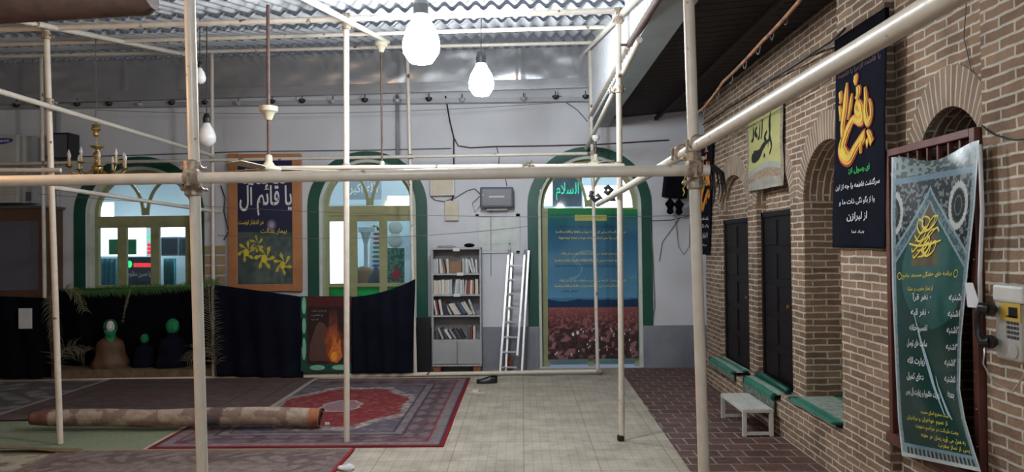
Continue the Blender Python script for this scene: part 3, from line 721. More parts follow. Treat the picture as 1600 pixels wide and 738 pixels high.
# shoe, slipper, small items
def foot_shape(c, L, W, H, yaw):
    c = Vector(c); rot = Matrix.Rotation(yaw, 3, 'Z')
    up = MB()
    def f(u, v):
        s = u; w_ = W/2*(.75+.25*math.sin(s*math.pi*1.1+.3))*(math.sin(min(1, s*7)*math.pi/2)*math.sin(min(1, (1-s)*5)*math.pi/2))**.6
        h = H*(1-.0*s) if s < .35 else H*(.45+.55*(1-(s-.35)/.65)**1.6); a = math.pi*v
        return c+rot @ Vector((L*(s-.5), w_*math.cos(a), .012+h*math.sin(a)**.8*(1 if s > .3 else .92)))
    up.grid(f, 22, 12)
    sole = MB(); n = 22; pl = []
    for sgn in (1, -1):
        rng = range(n+1) if sgn == 1 else range(n, -1, -1)
        for i in rng:
            s = i/n; w_ = (W/2+.004)*(.75+.25*math.sin(s*math.pi*1.1+.3))*(math.sin(min(1, s*7)*math.pi/2)*math.sin(min(1, (1-s)*5)*math.pi/2))**.6
            pl.append(Vector((L*(s-.5), sgn*w_, 0)))
    k = len(pl); sole.add([c+rot @ p for p in pl]+[c+rot @ (p+Vector((0, 0, .014))) for p in pl], [tuple(range(k))[::-1], tuple(range(k, 2*k))]+[(i, (i+1) % k, k+(i+1) % k, k+i) for i in range(k)])
    return up, sole
c = PZ(761, 599); sh = thing('black_shoe', 'black shoe lying alone on the tiles beside the red carpet corner', 'shoe', c)
u_, s_ = foot_shape(c, .27, .10, .085, math.radians(188)); u_.build('upper', 'blackplastic', sh, smooth=True); s_.build('sole', 'cable', sh)
MB().lathe(c+Vector((.075, .01, .085)), [(.036, 0), (.038, .006), (.028, .007)], 14, sx=1.2, sy=.8).build('opening', 'black', sh)
c = PZ(745, 615); sl = thing('slipper', 'pale yellow slipper lying flat on the tiles near the black shoe', 'slipper', c)
_, s_ = foot_shape(c, .24, .09, .03, math.radians(170)); s_.build('sole', 'cream', sl)
m = MB(); m.grid(lambda u, v: c+Vector((-.05+.07*u, .045*math.cos(math.pi*v), .012+.035*math.sin(math.pi*v))), 3, 10); m.build('strap', 'cream', sl, solid=.004)
c = PZ(541, 735); m = MB(); m.ball(c+Vector((0, 0, .02)), .07, .05, .025, 14, 8, lambda p: Vector((p.x, p.y, max(p.z, -.018)*(1+.3*math.sin(p.x*60))))); m.build('crumpled_tissue', 'paper', label='small crumpled white tissue at the near carpet corner', cat='tissue')
# white bench
b0, b1 = PZ(1164, 683), PZ(1127, 653); bx = (b0.x+b1.x)/2; by0, by1 = b0.y, b1.y; bz = .245; bw = .27
M['benchwhite'] = mat('white_bench_paint', (.66, .66, .62), .5, 0, (.58, .57, .52), 10)
bn = thing('low_bench', 'low white metal bench standing on the red pavers beside the plinth', 'bench', (bx+bw/2, (by0+by1)/2, 0))
m = MB(); m.box((bx-.01, by0, bz-.03), (bx+bw, by1, bz-.004)); m.box((bx-.01, by0, bz-.004), (bx+bw, by1, bz)); m.build('seat', 'benchwhite', bn, bevel=.004)
m = MB()
for i in range(7): m.box((bx+.005+i*.036, by0+.01, bz), (bx+.033+i*.036, by1-.01, bz+.004))
m.build('seat_slats', 'benchwhite', bn)
for x in (bx+.008, bx+bw-.02):
    for y in (by0+.02, by1-.02): MB().box((x-.018, y-.018, 0), (x+.018, y+.018, bz-.03)).build('leg', 'benchwhite', bn, bevel=.003)
for y in (by0+.02, by1-.02): MB().box((bx+.02, y-.014, .012), (bx+bw-.03, y+.014, .038)).build('foot_rail', 'benchwhite', bn)
MB().box((bx+bw-.034, by0+.03, .11), (bx+bw-.008, by1-.03, .135)).build('side_rail', 'benchwhite', bn)
# ================================================================== BRICK WALL THINGS
def panel_door(ya, yb, z0, z1, X, label):
    t = thing('panelled_door', label, 'door', (X, (ya+yb)/2, z0))
    MB().box((X-.03, ya, z0), (X+.02, yb, z1)).build('leaf', 'doordark', t)
    fr = MB(); fr.box((X-.05, ya, z0), (X-.028, ya+.05, z1)); fr.box((X-.05, yb-.05, z0), (X-.028, yb, z1)); fr.box((X-.05, ya, z1-.05), (X-.028, yb, z1)); fr.build('frame', 'doordark', t)
    w_ = (yb-ya-.1); zz = z0+.06; n = 5; hh = (z1-.05-zz)/n
    for i in range(n):
        for j in range(2):
            a = ya+.05+w_/2*j+.045; b = a+w_/2-.09
            MB().box((X-.042, a, zz+i*hh+.04), (X-.029, b, zz+(i+1)*hh-.04)).build('door_panel', 'doordark', t, bevel=.006)
    MB().lathe((X-.05, ya+.09, z0+.85), [(.012, 0), (.012, -.03), (.022, -.032), (.02, -.05)], 10, (1, 0, 0)).build('handle', 'brass', t)
zd1 = PX(1150, 343, XP+.1).z; zd2 = PX(1210, 331, XP+.1).z
panel_door(n1[0]+.01, n1[1]-.01, .31, zd1, XP+.09, 'dark panelled door in the farthest brick arch')
panel_door(n2[0]+.01, n2[1]-.01, .31, zd2, XP+.09, 'dark panelled door in the second brick arch above the thick green rug')
def ledge_rug(ya, yb, z, label, drop=.10, x1=None, thick=.03, col=None):
    x0 = XW-.02; x1 = x1 or XP+.03; L = yb-ya
    def cf(u, v):
        if .0 <= v < .22: return mixc((.06, .07, .06), (.28, .32, .27), vnoise(u*40, v*90))
        if .36 < v < .62 or v > .86: return mixc((.46, .50, .45), (.20, .28, .23), vnoise(u*50, v*60))
        if u < .06 or u > .94 or v > .93: return (.01, .05, .035)
        if v < .34: return mixc((.03, .20, .13), (.12, .18, .13), .5*vnoise(u*30, v*30))
        return mixc((.05, .24, .17), (.07, .30, .21), vnoise(u*20, v*20))
    m = MB()
    def g(u, v):
        y = ya+L*u+.01*math.sin(v*9); wob = .006*math.sin(u*17)
        if v < .3: return Vector((x0-.012-wob, y, z-drop+(drop+thick)*(v/.3)))
        t = (v-.3)/.7; return Vector((x0+(x1-x0)*t, y, z+thick+.012*vnoise(u*5, t*4)*(1+wob)))
    m.grid(g, 60, 40, cf); return m.build('ledge_rug', 'carpet', solid=.012, label=label, cat='rug')
ledge_rug(n1[0]+.01, n1[1]-.01, .31, 'green and white rug on the ledge below the farthest brick arch', .06)
ledge_rug(max(7.04, n2[0]+.01), n2[1]-.01, .31, 'thick green rug draped over the ledge behind the white bench', .15, thick=.045)
ledge_rug(n3[1]-1.05, n3[1]-.03, .385, 'green patterned rug inside the deep brick arch nearest the pier', .0, XP+.66, .02)
m = MB(); m.tube([(XP-.03, n2[0]+.05, .385), (XP-.035, n2[1]-.3, .405), (XP-.03, n2[1]-.06, .395)], .032, 10); m.build('rolled_rug_edge', M['greenpaint'], smooth=True, label='dark green rolled rug edge under the second brick arch door', cat='rolled rug')
# door frame with its gate bars in the nearest arch
df = thing('metal_door_frame', 'red-brown metal door frame in the nearest brick arch', 'door frame', (XD, (d1[0]+d1[1])/2, .5))
fy0, fy1 = PX(1534, 300, XW).y, PX(1392, 300, XW).y; fz0 = PX(1460, 705, XW).z; fz1 = PX(1460, 217, XW).z; fx = XW-.005
MB().box((fx-.03, fy0, fz0+.001), (fx+.04, fy0+.045, fz1)).build('frame_post', 'framebrown', df, bevel=.004)
MB().box((fx-.03, fy1-.045, fz0+.001), (fx+.04, fy1, fz1)).build('frame_post', 'framebrown', df, bevel=.004)
MB().box((fx-.03, fy0+.046, fz1-.045), (fx+.04, fy1-.046, fz1)).build('frame_head', 'framebrown', df, bevel=.004)
MB().box((fx-.04, fy0-.02, fz0-.07), (fx+.08, fy1+.03, fz0)).build('threshold', 'framebrown', df, bevel=.006)
m = MB(); m.box((fx-.02, fy0+.045, fz1-.17), (fx+.02, fy1-.045, fz1-.145))
for i in range(1, 8): y = fy0+.045+(fy1-fy0-.09)*i/8; m.box((fx-.016, y-.008, fz1-.15), (fx+.010, y+.008, fz1-.04))
m.build('transom_bars', 'framebrown', df)
for k in range(9):
    z = fz0+.15+k*.19; MB().lathe((fx-.034, fy0+.01, z), [(.004, 0), (.004, -.004), (.002, -.006)], 6, (1, 0, 0)).build('rivet', 'alu', df)
MB().box((fx-.05, fy0+.02, 1.42), (fx-.03, fy0+.07, 1.52)).build('latch', 'alu', df)
MB().box((XD+.06, fy0+.05, fz0), (XD+.09, fy0+.32, fz1-.2)).build('door_leaf', 'doordark', df)
# ---- printed vinyl banner hanging on it
PB = XW-.075
Lx = [(0, 1409), (.12, 1403), (.3, 1399), (.55, 1394), (.8, 1392), (1, 1393)]; Ly = (712, 246)
Rx = [(0, 1533), (.08, 1520), (.16, 1508), (.25, 1500), (.40, 1502), (.6, 1512), (.8, 1523), (1, 1530)]; Ry = (738, 219)
def lin(t, T):
    for (a, b), (c_, d_) in zip(T, T[1:]):
        if t <= c_: return b+(d_-b)*(t-a)/(c_-a)
    return T[-1][1]
def gsurf(u, v, off=0.0):
    px = lin(v, Lx)*(1-u)+lin(v, Rx)*u; py = (Ly[0]+(Ly[1]-Ly[0])*v)*(1-u)+(Ry[0]+(Ry[1]-Ry[0])*v)*u
    if v > .93: py += 22*math.sin(math.pi*u)**2*(v-.93)/.07*.8
    dep = PB-.03*math.sin(math.pi*u)*math.sin(math.pi*v)-off+.012*math.sin(u*7+v*13)-.05*u*max(0, .3-v)/.3
    return PX(px, py, dep)
gsurf.W = .80; gsurf.H = 1.85
def gcol(u, v):
    dk = (.005, .042, .035); pale = (.24, .34, .38); blk = (.012, .015, .018)
    e = min(u, 1-u)
    if e < .022 or v < .012: return (.50, .54, .53)
    if e < .055: return mixc((.12, .20, .24), (.28, .36, .38), vnoise(v*160, u*60))
    if v < .035: return mixc((.02, .04, .04), (.35, .42, .40), (math.sin(u*120) > .2)*.7)
    if v < .045: return (.16, .28, .33)
    if v > .925: return mixc((.03, .05, .05), (.30, .38, .36), (vnoise(u*30, v*80) > .5)*.6)
    if .905 < v < .925: return (.13, .22, .28)
    # arch shape: above it floral black ground, below it green
    cu = .46; arch = .885-.22*(abs(u-cu)/.5)**.85
    d = arch-v
    if d < 0:
        for mu in (.80, .03):
            r = math.hypot((u-mu)/.115, (v-.81)/.075)*(1+.03*math.cos(24*math.atan2(v-.81, (u-mu)*.65)))
            if r < .62: return mixc(blk, (.16, .16, .16), (.35 < r < .42)*1.0)
            if r < .72: return (.05, .06, .06)
            if r < 1.0: return (.50, .53, .50)
        return mixc(blk, (.22, .26, .26), (vnoise(u*52, v*120) > .60)*.75)
    if d < .012 or .045 < d < .055: return pale
    if d < .05: return mixc((.03, .06, .07), (.16, .24, .27), (vnoise(u*50, v*110) > .5)*.6+.2)
    # dome and blurred shapes behind the emblem
    if .63 < v < .83 and abs(u-.42) < .17*math.sqrt(max(0, 1-((v-.63)/.2)**2)): return mixc((.10, .05, .035), (.12, .12, .05), vnoise(u*20, v*30))
    r = math.hypot((u-.55)/.42, (v-.60)/.17)
    if r < 1: return mixc((.012, .085, .07), (.05, .13, .125), vnoise(u*9, v*12)*.8)
    return dk
gb = thing('printed_banner', 'tall dark green vinyl banner with white and yellow script on the nearest doorway', 'banner', gsurf(.5, 0))
m = MB(); m.grid(gsurf, 170, 360, gcol); gbf = m.build('banner_sheet', 'vshiny', gb, smooth=True)
R.seed(3)
sc_ = []
for i in range(9):
    cx, cy = R.uniform(.2, .8), R.uniform(.15, .85); rx = R.uniform(.12, .28); a = R.uniform(0, 6)
    sc_.append([(cx+rx*math.cos(a+t*.9), cy+.16*math.sin(a*1.3+t*1.3)) for t in range(7)])
sc_.append([(0, .35), (.3, .28), (.7, .30), (1, .36)])
strokes(gsurf, sc_, 'txtyellow', gb, .018, 'emblem_script', box=(.22, .655, .62, .80))
text(gsurf, [('برنامه های هفتگی مسجد جامع', .46, .600, .022, .66), ('از نماز مغرب و عشا', .38, .556, .018, .34)], 'txtyellow', gb, 'yellow_heading', bold=.012)
decal(gsurf, [ring(.10, .6, .028, .013)+ring(.10, .6, .022, .010)[::-1], ring(.84, .6, .028, .013)+ring(.84, .6, .022, .010)[::-1]], 'txtyellow', gb, 'yellow_circle')
rows = [('شنبه', '۰ نفر قرآ'), ('۱شنبه', '۰ نفر قبه'), ('۲شنبه', 'تفسیر حلقه'), ('۳شنبه', 'ساعت های توسل'), ('۴شنبه', 'زیارت الله'), ('۵شنبه', 'دعای کمیل'), ('جمعه', 'زیارت عاشورا و زیارت آل یس')]
it = []
for i, (a, b) in enumerate(rows):
    v = .525-i*.050; it.append((a, .86-(i > 3)*.02, v, .027, .17 if i < 6 else .10)); 
    if b: it.append((b, .40-.02*i+(.12 if i == 6 else 0), v+.004-.008*(i > 3), .028, .26+.04*(len(b) > 10)+.22*(i == 6)))
for q in it: text(gsurf, [q], 'txtwhite', gb, 'timetable_lettering', bold=.018)
text(gsurf, [('هیئت محترم امنای مسجد', .55, .158, .018, .42), ('از عموم خواهران و برادران', .42, .133, .02, .58), ('جهت شرکت در مراسم دعوت', .54, .108, .02, .60), ('به عمل می آورد زمان هر هفته', .60, .083, .02, .60), ('پس از نماز مغرب', .72, .059, .018, .42)], 'txtyellow', gb, 'yellow_footer', bold=.012)
strokes(gsurf, [[(.30, .47, .4), (.42, .37), (.56, .27, 1.2), (.70, .16, .5)], [(.62, .28, .3), (.74, .18), (.80, .15, .4)]], 'sheenblue', gb, .035, 'painted_sheen', pen=.8, off=.0035)  # pale strokes paint a sheen along the vinyl's creases
m = MB(); m.tube([PX(1531, 226, PB-.02), PX(1535, 330, PB-.02), PX(1531, 430, PB-.02), PX(1532, 482, PB-.02)], .010, 8); m.build('rolled_edge', 'paper', gb, smooth=True)
m = MB(); m.quad(PX(1508, 442, PB+.01), PX(1520, 442, PB+.01), PX(1533, 482, PB+.01), PX(1512, 480, PB+.01)); m.build('torn_corner', 'paper', gb, solid=.002)
# ---- black banner on the pier
XB = XW-.03
f = surf4(PX(1301, 387, XB), PX(1385, 389, XB), PX(1384, 26, XB-.02), PX(1309, 75, XB-.02), .008, 1.3, nrm=(-1, 0, 0))
bb = thing('black_banner', 'black cloth banner with large orange script on the brick pier', 'banner', f(.5, 0))
m = MB(); m.grid(f, 30, 60); m.build('cloth', 'navy', bb, smooth=True, solid=.003)
m = MB(); m.box(PX(1309, 75, XB-.02)+Vector((-.015, .02, -.02)), PX(1309, 75, XB-.02)+Vector((.012, -.75, .06))); m.build('top_hem', 'black', bb)
H = lambda lines: lines
def px2uv(lines):   # from the 239x738 enlargement of the banner
    o = []
    for ln in lines:
        q = []
        for p in ln:
            x = 1290+p[0]/2.17; y = 60+p[1]/2.17; u = (x-1303-(5 if y < 200 else 2))/(1385-1307); top = 75+(26-75)*u; v = (388-y)/(388-top); q.append((u, v)+tuple(p[2:]))
        o.append(q)
    return o
zah = [[(150, 160, .6), (154, 200, 1.1), (152, 245, 1.2), (160, 275, 1), (172, 262, .8), (172, 225, .7), (166, 200, .4)],
       [(120, 160, .5), (126, 175, 1.3), (124, 190, .8), (116, 196, .4)], [(112, 122, .7), (116, 134, 1.1), (110, 140, .7)],
       [(128, 205, .5), (138, 228, 1), (132, 250, 1.2), (118, 240, .9), (120, 215, .8), (130, 222, .6), (142, 262, 1.2), (128, 275, .9), (108, 268, .8), (92, 296, 1.2), (74, 330, 1.4), (66, 365, 1.4), (78, 385, 1)],
       [(104, 180, .5), (100, 215, .9), (94, 250, .7), (90, 270, .4)],
       [(86, 145, .6), (83, 190, 1.2), (79, 240, 1.3), (72, 290, 1.2), (66, 330, 1.1)],
       [(62, 178, .8), (66, 200, .9), (62, 215, .5)], [(60, 225, .5), (66, 250, .9), (64, 275, .6)],
       [(62, 335, .6), (58, 370, 1.2), (70, 392, 1.5), (88, 400, 1.4), (104, 372, 1.2), (120, 345, 1.0), (140, 325, 1.2), (128, 350, 1.0), (126, 385, .7)],
       [(150, 338, .9), (156, 352, 1.2)], [(164, 335, .9), (168, 350, 1.0)], [(152, 308, .5), (162, 325, .8), (168, 338, .5)]]
strokes(f, px2uv(zah), 'txtred', bb, .115, 'script_shadow', pen=.75, off=.008, taper=.15)
strokes(f, px2uv(zah), 'txtorange', bb, .088, 'orange_script', pen=.7, off=.012, taper=.2)
strokes(f, px2uv(zah), 'txtyellow', bb, .040, 'yellow_highlight', pen=.6, off=.016, taper=.3)
text(f, [('یا فاطمه الزهرا یا فاطمه', .5, .845, .03, .85, .0), ('یا فاطمه الزهرا سلام الله', .5, .88, .03, .85)], 'txtmaroon', bb, 'maroon_lettering', bold=.02, off=.008)
text(f, [('ای رسول از:', .52, .372, .034, .42)], 'txtgreen', bb, 'green_lettering', bold=.02, off=.008)
for q in [('سرگذشت فاطمه را چه از این', .50, .300, .038, .84), ('وا از بگو نگی ذات ما و', .50, .225, .036, .66), ('از لبرازن', .50, .150, .045, .36), ('بنیاد نما', .52, .078, .018, .22)]: text(f, [q], 'txtwhite', bb, 'white_lettering', bold=.022, off=.008)
# ---- yellow banner
XY = XP-.035
f = surf4(PX(1168, 300, XY), PX(1223, 290, XY), PX(1222, 156, XY), PX(1168, 180, XY), .010, 1.6, nrm=(-1, 0, 0))
def ycol(u, v):
    e = min(u, 1-u)
    if e < .07: return mixc((.36, .33, .25), (.22, .17, .13), vnoise(v*50, u*30))
    arc = .12+.22*(1-((u-.5)/.5)**2)*.5+.06*u
    if v < arc*.55: return mixc((.42, .41, .36), (.30, .28, .22), vnoise(u*12, v*16))
    if v < arc: return mixc((.28, .18, .12), (.38, .32, .24), vnoise(u*26, v*40))
    if v < arc+.07: return (.36, .38, .33)
    return mixc((.50, .48, .20), (.44, .43, .17), vnoise(u*6, v*9))
yb_ = thing('yellow_banner', 'yellow cloth banner with black script between the brick arches', 'banner', f(.5, 0))
m = MB(); m.grid(f, 70, 110, ycol); m.build('cloth', 'vcloth', yb_, smooth=True, solid=.003)
strokes(f, [[(.84, .95, .5), (.82, .75, 1), (.84, .55, .9), (.76, .30, .6)], [(.62, .98, .4), (.58, .90, .8)], [(.74, .60, .7), (.62, .50, .9), (.70, .44, .8)], [(.90, .42, .4), (.70, .40, .8), (.50, .34, 1.3), (.30, .22, 2.2), (.12, .20, 2.6), (.08, .26, .8)],
            [(.52, .86, .5), (.50, .60, .9), (.44, .50, .6)], [(.40, .80, .4), (.38, .58, .9), (.30, .50, .6)], [(.28, .76, .6), (.20, .66, 1), (.28, .56, .9)], [(.14, .78, .4), (.12, .56, .9), (.04, .50, .6)],
            [(.58, .20, 1), (.52, .14, .8)], [(.84, .52, .6), (.90, .30, .8), (.80, .16, .5)]], 'txtblack', yb_, .05, 'black_script', box=(.12, .30, .82, .96), off=.007)
# ---- far black banner
f = surf4(PX(1095, 398, XP-.03), PX(1108, 398, XP-.03), PX(1115, 205, XP-.03), PX(1095, 212, XP-.03), .004, 1, nrm=(-1, 0, 0))
fb = thing('black_banner', 'narrow black cloth banner with orange script on the farthest brick pier', 'banner', f(.5, 0))
m = MB(); m.grid(f, 16, 40); m.build('cloth', 'navy', fb, smooth=True, solid=.003)
zz2 = [[((x-60)/115, 1-(y-120)/290)+tuple(r) for x, y, *r in ln] for ln in zah]
strokes(f, zz2, 'txtred', fb, .16, 'script_shadow', box=(.08, .38, .95, .83), pen=.7, off=.006); strokes(f, zz2, 'txtorange', fb, .12, 'orange_script', box=(.08, .38, .95, .83), pen=.7, off=.009)
text(f, [('سرگذشت فاطمه', .5, .30, .035, .7), ('وا از بگو', .5, .24, .035, .7), ('از لبرازن', .5, .16, .05, .55), ('بنیاد', .5, .08, .02, .4)], 'txtwhite', fb, 'white_lettering', bold=.02, off=.007)
text(f, [('یا حسین', .5, .92, .04, .6)], 'txtgreen', fb, 'green_lettering', bold=.02, off=.007)
# ---- payphone
pp = thing('payphone', 'yellow and grey payphone with black handset on the brick wall', 'telephone', PX(1572, 560, XW))
y1_, y0_ = PX(1557, 500, XW-.10).y, PX(1557, 500, XW-.10).y-.25; z1_, z0_ = PX(1572, 449, XW-.10).z, PX(1572, 566, XW-.10).z; xf = XW-.11
m = MB(); m.box((xf+.02, y0_, z0_), (XW, y1_, z1_)); m.build('housing', 'yellowplastic', pp, bevel=.02)
m = MB(); m.box((xf, y0_+.055, z0_+.012), (xf+.03, y1_-.004, z1_-.008)); m.build('front_plate', 'greybody', pp, bevel=.012)
m = MB(); m.box((xf-.012, y0_+.02, z1_-.07), (XW-.01, y1_-.002, z1_+.012)); m.build('top_cover', 'white', pp, bevel=.014)
m = MB(); m.box((xf-.003, y0_+.056, z1_-.155), (xf+.002, y1_-.05, z1_-.07)); m.build('yellow_panel', 'yellowplastic', pp)
MB().box((xf-.006, y0_+.075, z1_-.135), (xf+.0, y0_+.135, z1_-.088)).build('screen', 'blackplastic', pp)
for r_ in range(4):
    for c_ in range(4): MB().box((xf-.006, y0_+.072+c_*.022, z0_+.115+r_*.022), (xf+.001, y0_+.086+c_*.022, z0_+.129+r_*.022)).build('key', 'darkgrey', pp, bevel=.001)
for c_ in range(4): MB().box((xf-.006, y0_+.072+c_*.022, z0_+.212), (xf+.001, y0_+.088+c_*.022, z0_+.220)).build('key', 'darkgrey', pp)
MB().lathe((xf+.001, y0_+.11, z0_+.06), [(.034, 0), (.034, -.006), (.026, -.008), (.012, -.009)], 20, (1, 0, 0)).build('coin_dial', 'greybody', pp)
hs = MB(); hy = y1_-.012
hp = [(xf-.035, hy-.012, z1_-.105), (xf-.055, hy+.018, z1_-.10), (xf-.062, hy+.035, z1_-.13), (xf-.064, hy+.040, z1_-.18), (xf-.062, hy+.035, z1_-.23), (xf-.055, hy+.018, z1_-.262), (xf-.035, hy-.012, z1_-.258)]
hs.tube(hp, [.028, .026, .017, .015, .017, .026, .028], 14); hso = hs.build('handset', 'blackplastic', pp, smooth='auto')
for z in (z1_-.105, z1_-.258): MB().lathe((xf-.05, hy-.02, z), [(.031, 0), (.033, .012), (.028, .03)], 16, (1, .3, 0)).build('earpiece', 'blackplastic', hso)
MB().tube([(xf-.05, hy+.005, z1_-.28), (xf-.045, hy+.03, z0_-.02), (xf-.02, hy, z0_-.10), (xf+.04, hy-.05, z0_-.14), (xf+.06, hy-.10, z0_-.06), (xf+.06, hy-.12, z0_+.01)], .004, 6).build('cord', 'alu', pp, smooth=True)
MB().tube([(XW-.01, hy-.10, z0_), (XW-.008, hy-.10, z0_-.12), (XW-.008, hy-.115, z0_-.16)], .003, 6).build('line_wire', 'wire', pp)
# ---- wires and cable along the eaves and the brick wall
def wire(name, pts, r, m, label, cat='wire', sub=8, sag=0):
    P = [Vector(p) for p in pts]; Q = []
    for i in range(len(P)-1):
        for k in range(sub):
            t = k/sub; q = P[i].lerp(P[i+1], t); q.z -= sag*4*t*(1-t); Q.append(q)
    Q.append(P[-1]); return MB().tube(Q, r, 6).build(name, m, smooth=True, label=label, cat=cat)
wire('rusty_cable', [PX(1262, -14, 1.75), PX(1190, 66, 1.78), PX(1130, 128, 1.82), PX(1098, 170, 1.85), PX(1072, 186, 1.85)], .014, 'rope', 'rust-orange cable running under the dark porch roof', 'cable', sag=.01)
R.seed(11); rc_ = bpy.data.objects['rusty_cable']
for i in range(7):
    t = i/6; p = PX(1232-130*t, 22+146*t, 1.79); pts = [p+Vector((0, .02*k, -.05*math.sin(k*.6)-.004*k*R.random())) for k in range(6)]
    MB().tube(pts, .004, 5).build('cobweb_strand', 'wire', rc_)
wire('electric_wire', [PX(1320, 44, XW-.01), PX(1290, 70, XW-.01), PX(1200, 128, XP-.01), PX(1136, 170, XP-.01), PX(1098, 195, XP-.01)], .007, 'cable', 'dark wire running along the top of the brick wall', sag=.01)
wire('electric_wire', [PX(1312, 60, XW-.015), PX(1262, 88, XP-.015), PX(1180, 140, XP-.015)], .012, 'alu', 'straight silver conduit behind the thick pipe on brick', 'conduit')
wire('electric_wire', [PX(1534, 196, XW-.01), PX(1562, 213, XW-.012), PX(1600, 217, XW-.012), PX(1660, 215, XW-.012)], .004, 'cable', 'thin dark wire from the nearest arch towards the payphone side', sag=.01)
wire('electric_wire', [PX(1510, 0, XW-.01), PX(1506, 60, XD-.01), PX(1518, 112, XD-.01)], .003, 'wire', 'thin pale wire hanging above the nearest brick arch')
wire('electric_wire', [PX(1140, 214, XP-.06), PX(1240, 158, XP-.06), PX(1300, 122, XP-.04)], .003, 'cable', 'thin dark wire crossing the yellow banner', sag=.01)
# black tassel plume on the pipe end
tp = thing('black_tassel', 'black stringy tassel tied to the end of the front rail', 'tassel', PY(1120, 300, YN-.07))
R.seed(5); e0 = PY(1104, 264, YN-.07)
for k in range(16):
    a = R.uniform(.02, .075); b = R.uniform(.06, .17); y = R.uniform(-.03, .03)
    MB().tube([e0+Vector((0, y*.3, 0)), e0+Vector((a*.5, y*.6, .012)), e0+Vector((a, y, -.02)), e0+Vector((a*1.15, y, -b*.7)), e0+Vector((a*.95, y, -b))], [.007, .006, .004, .003, .002], 5).build('strand', 'cable', tp)
# ================================================================== BACK WALL THINGS
def bx(m, x0, y0, x1, y1, Y, d):   # box whose front face covers a pixel rectangle at depth Y, d deep
    a, b = PY(x0, y1, Y), PY(x1, y0, Y); m.box((a.x, Y, a.z), (b.x, Y+d, b.z)); return m
def rectbox(name, label, cat, x0, y0, x1, y1, Y, d, m, bevel=0, parent=None, group=None):
    mb = bx(MB(), x0, y0, x1, y1, Y, d)
    return mb.build(name, m, parent, bevel=bevel, label=label, cat=cat, group=group)
# bookcase
YC = 10.66; bcl, bcr, bct = PY(674, 385, YC), PY(751, 385, YC), PY(712, 387, YC).z
x0, x1 = bcl.x, bcr.x; zof = lambda py: PY(712, py, YC).z
bc = thing('bookcase', 'grey metal bookcase with four open shelves and two lower doors', 'bookcase', ((x0+x1)/2, YC+.15, 0))
zb_ = zof(573)
for a in (x0, x1-.02): MB().box((a, YC, zb_), (a+.02, YC+.30, bct)).build('side_panel', 'greymetal', bc)
MB().box((x0, YC+.29, zb_), (x1, YC+.30, bct)).build('back_panel', 'greyin', bc)
MB().box((x0, YC-.005, bct-.03), (x1, YC+.30, bct)).build('top_panel', 'greymetal', bc, bevel=.003)
SH = [zof(427.5), zof(460.5), zof(493), zof(531)]
for z in SH: MB().box((x0+.02, YC+.002, z-.022), (x1-.02, YC+.29, z)).build('shelf', 'greymetal', bc)
xm = (x0+x1)/2; MB().box((x0, YC+.005, zb_), (x1, YC+.28, zof(570))).build('base', 'greymetal', bc)
for a, b in ((x0+.02, xm-.003), (xm+.003, x1-.02)):
    dr = MB().box((a, YC-.004, zof(569)), (b, YC+.012, SH[3]-.022)).build('door', 'greymetal', bc, bevel=.003)
    if b > xm+.1: MB().lathe((xm+.03, YC-.003, zof(550)), [(.010, 0), (.010, .008), (.005, .012)], 10, (0, -1, 0)).build('lock', 'alu', dr)
for a in (x0+.01, x1-.12): MB().box((a, YC+.03, 0), (a+.10, YC+.25, zb_)).build('brick_foot', 'brownbrick', bc)
for px, py in ((713, 390), (719, 428), (714, 461)): bx(MB(), px-5, py-2, px+5, py+3, YC-.008, .003).build('shelf_label', 'paper', bc)
R.seed(21)
pal = {'w': (.66, .66, .64), 'g': (.50, .52, .53), 'c': (.64, .58, .47), 't': (.26, .14, .08), 'k': (.03, .03, .045), 'r': (.30, .04, .04), 'b': (.05, .10, .18), 'n': (.10, .09, .09), 'l': (.32, .40, .45)}
cn = {'w': 'white', 'g': 'grey', 'c': 'cream', 't': 'brown', 'k': 'black', 'r': 'dark red', 'b': 'blue', 'n': 'dark grey', 'l': 'pale blue'}
for k, c in pal.items(): M['bk_'+k] = mat('book_cover_'+cn[k].replace(' ', '_'), c, .6, 0, None, 20)
M['pages'] = mat('book_pages', (.60, .56, .47), .8)
# (first x, last x, height px, cover, lean px) in the 7.38x enlargement from (670,380)
rows = [[(48,66,165,'g',0),(67,86,168,'g',0),(87,104,172,'w',0),(105,124,165,'n',0),(125,146,168,'w',-8),(147,168,172,'g',-30),(172,196,160,'t',-34),(205,232,168,'c',-8),(384,404,170,'g',0),(405,426,165,'l',0),(427,448,172,'w',-5),(449,470,160,'l',-8),(490,512,160,'w',-40),(513,540,175,'g',-35),(541,562,158,'w',-10)],
        [(48,74,165,'c',0),(75,104,160,'c',0),(105,136,165,'c',0),(140,178,170,'w',0),(182,206,165,'c',0),(207,236,168,'w',0),(237,262,170,'g',0),(290,312,170,'w',15),(313,334,175,'g',12),(335,356,178,'l',5),(357,380,165,'w',0),(381,404,168,'g',0),(408,424,160,'w',10),(426,464,155,'r',16),(468,496,160,'w',8),(498,520,155,'t',0),(530,566,172,'c',0)],
        [(70,92,175,'w',-28),(94,112,170,'r',-26),(130,158,180,'w',-30),(160,196,150,'k',-6),(198,224,140,'k',-30),(240,262,150,'g',-70),(265,288,150,'k',-70),(292,312,145,'c',-75),(314,338,150,'w',-78),(340,366,150,'c',-80),(368,392,140,'k',-70),(396,446,160,'b',-95),(450,470,165,'w',-90),(474,500,170,'c',-90),(505,530,185,'g',-60)],
        [(50,74,100,'k',0),(76,100,105,'n',-4),(102,124,108,'k',-12),(140,164,140,'g',-52),(166,190,135,'k',-50),(192,214,130,'n',-55),(232,262,130,'w',-70),(264,286,118,'k',-60),(290,312,130,'g',-72),(316,344,130,'k',-72),(350,376,128,'n',-70),(390,414,120,'k',-60),(430,470,145,'n',0),(472,490,150,'r',0),(500,530,150,'c',0)]]
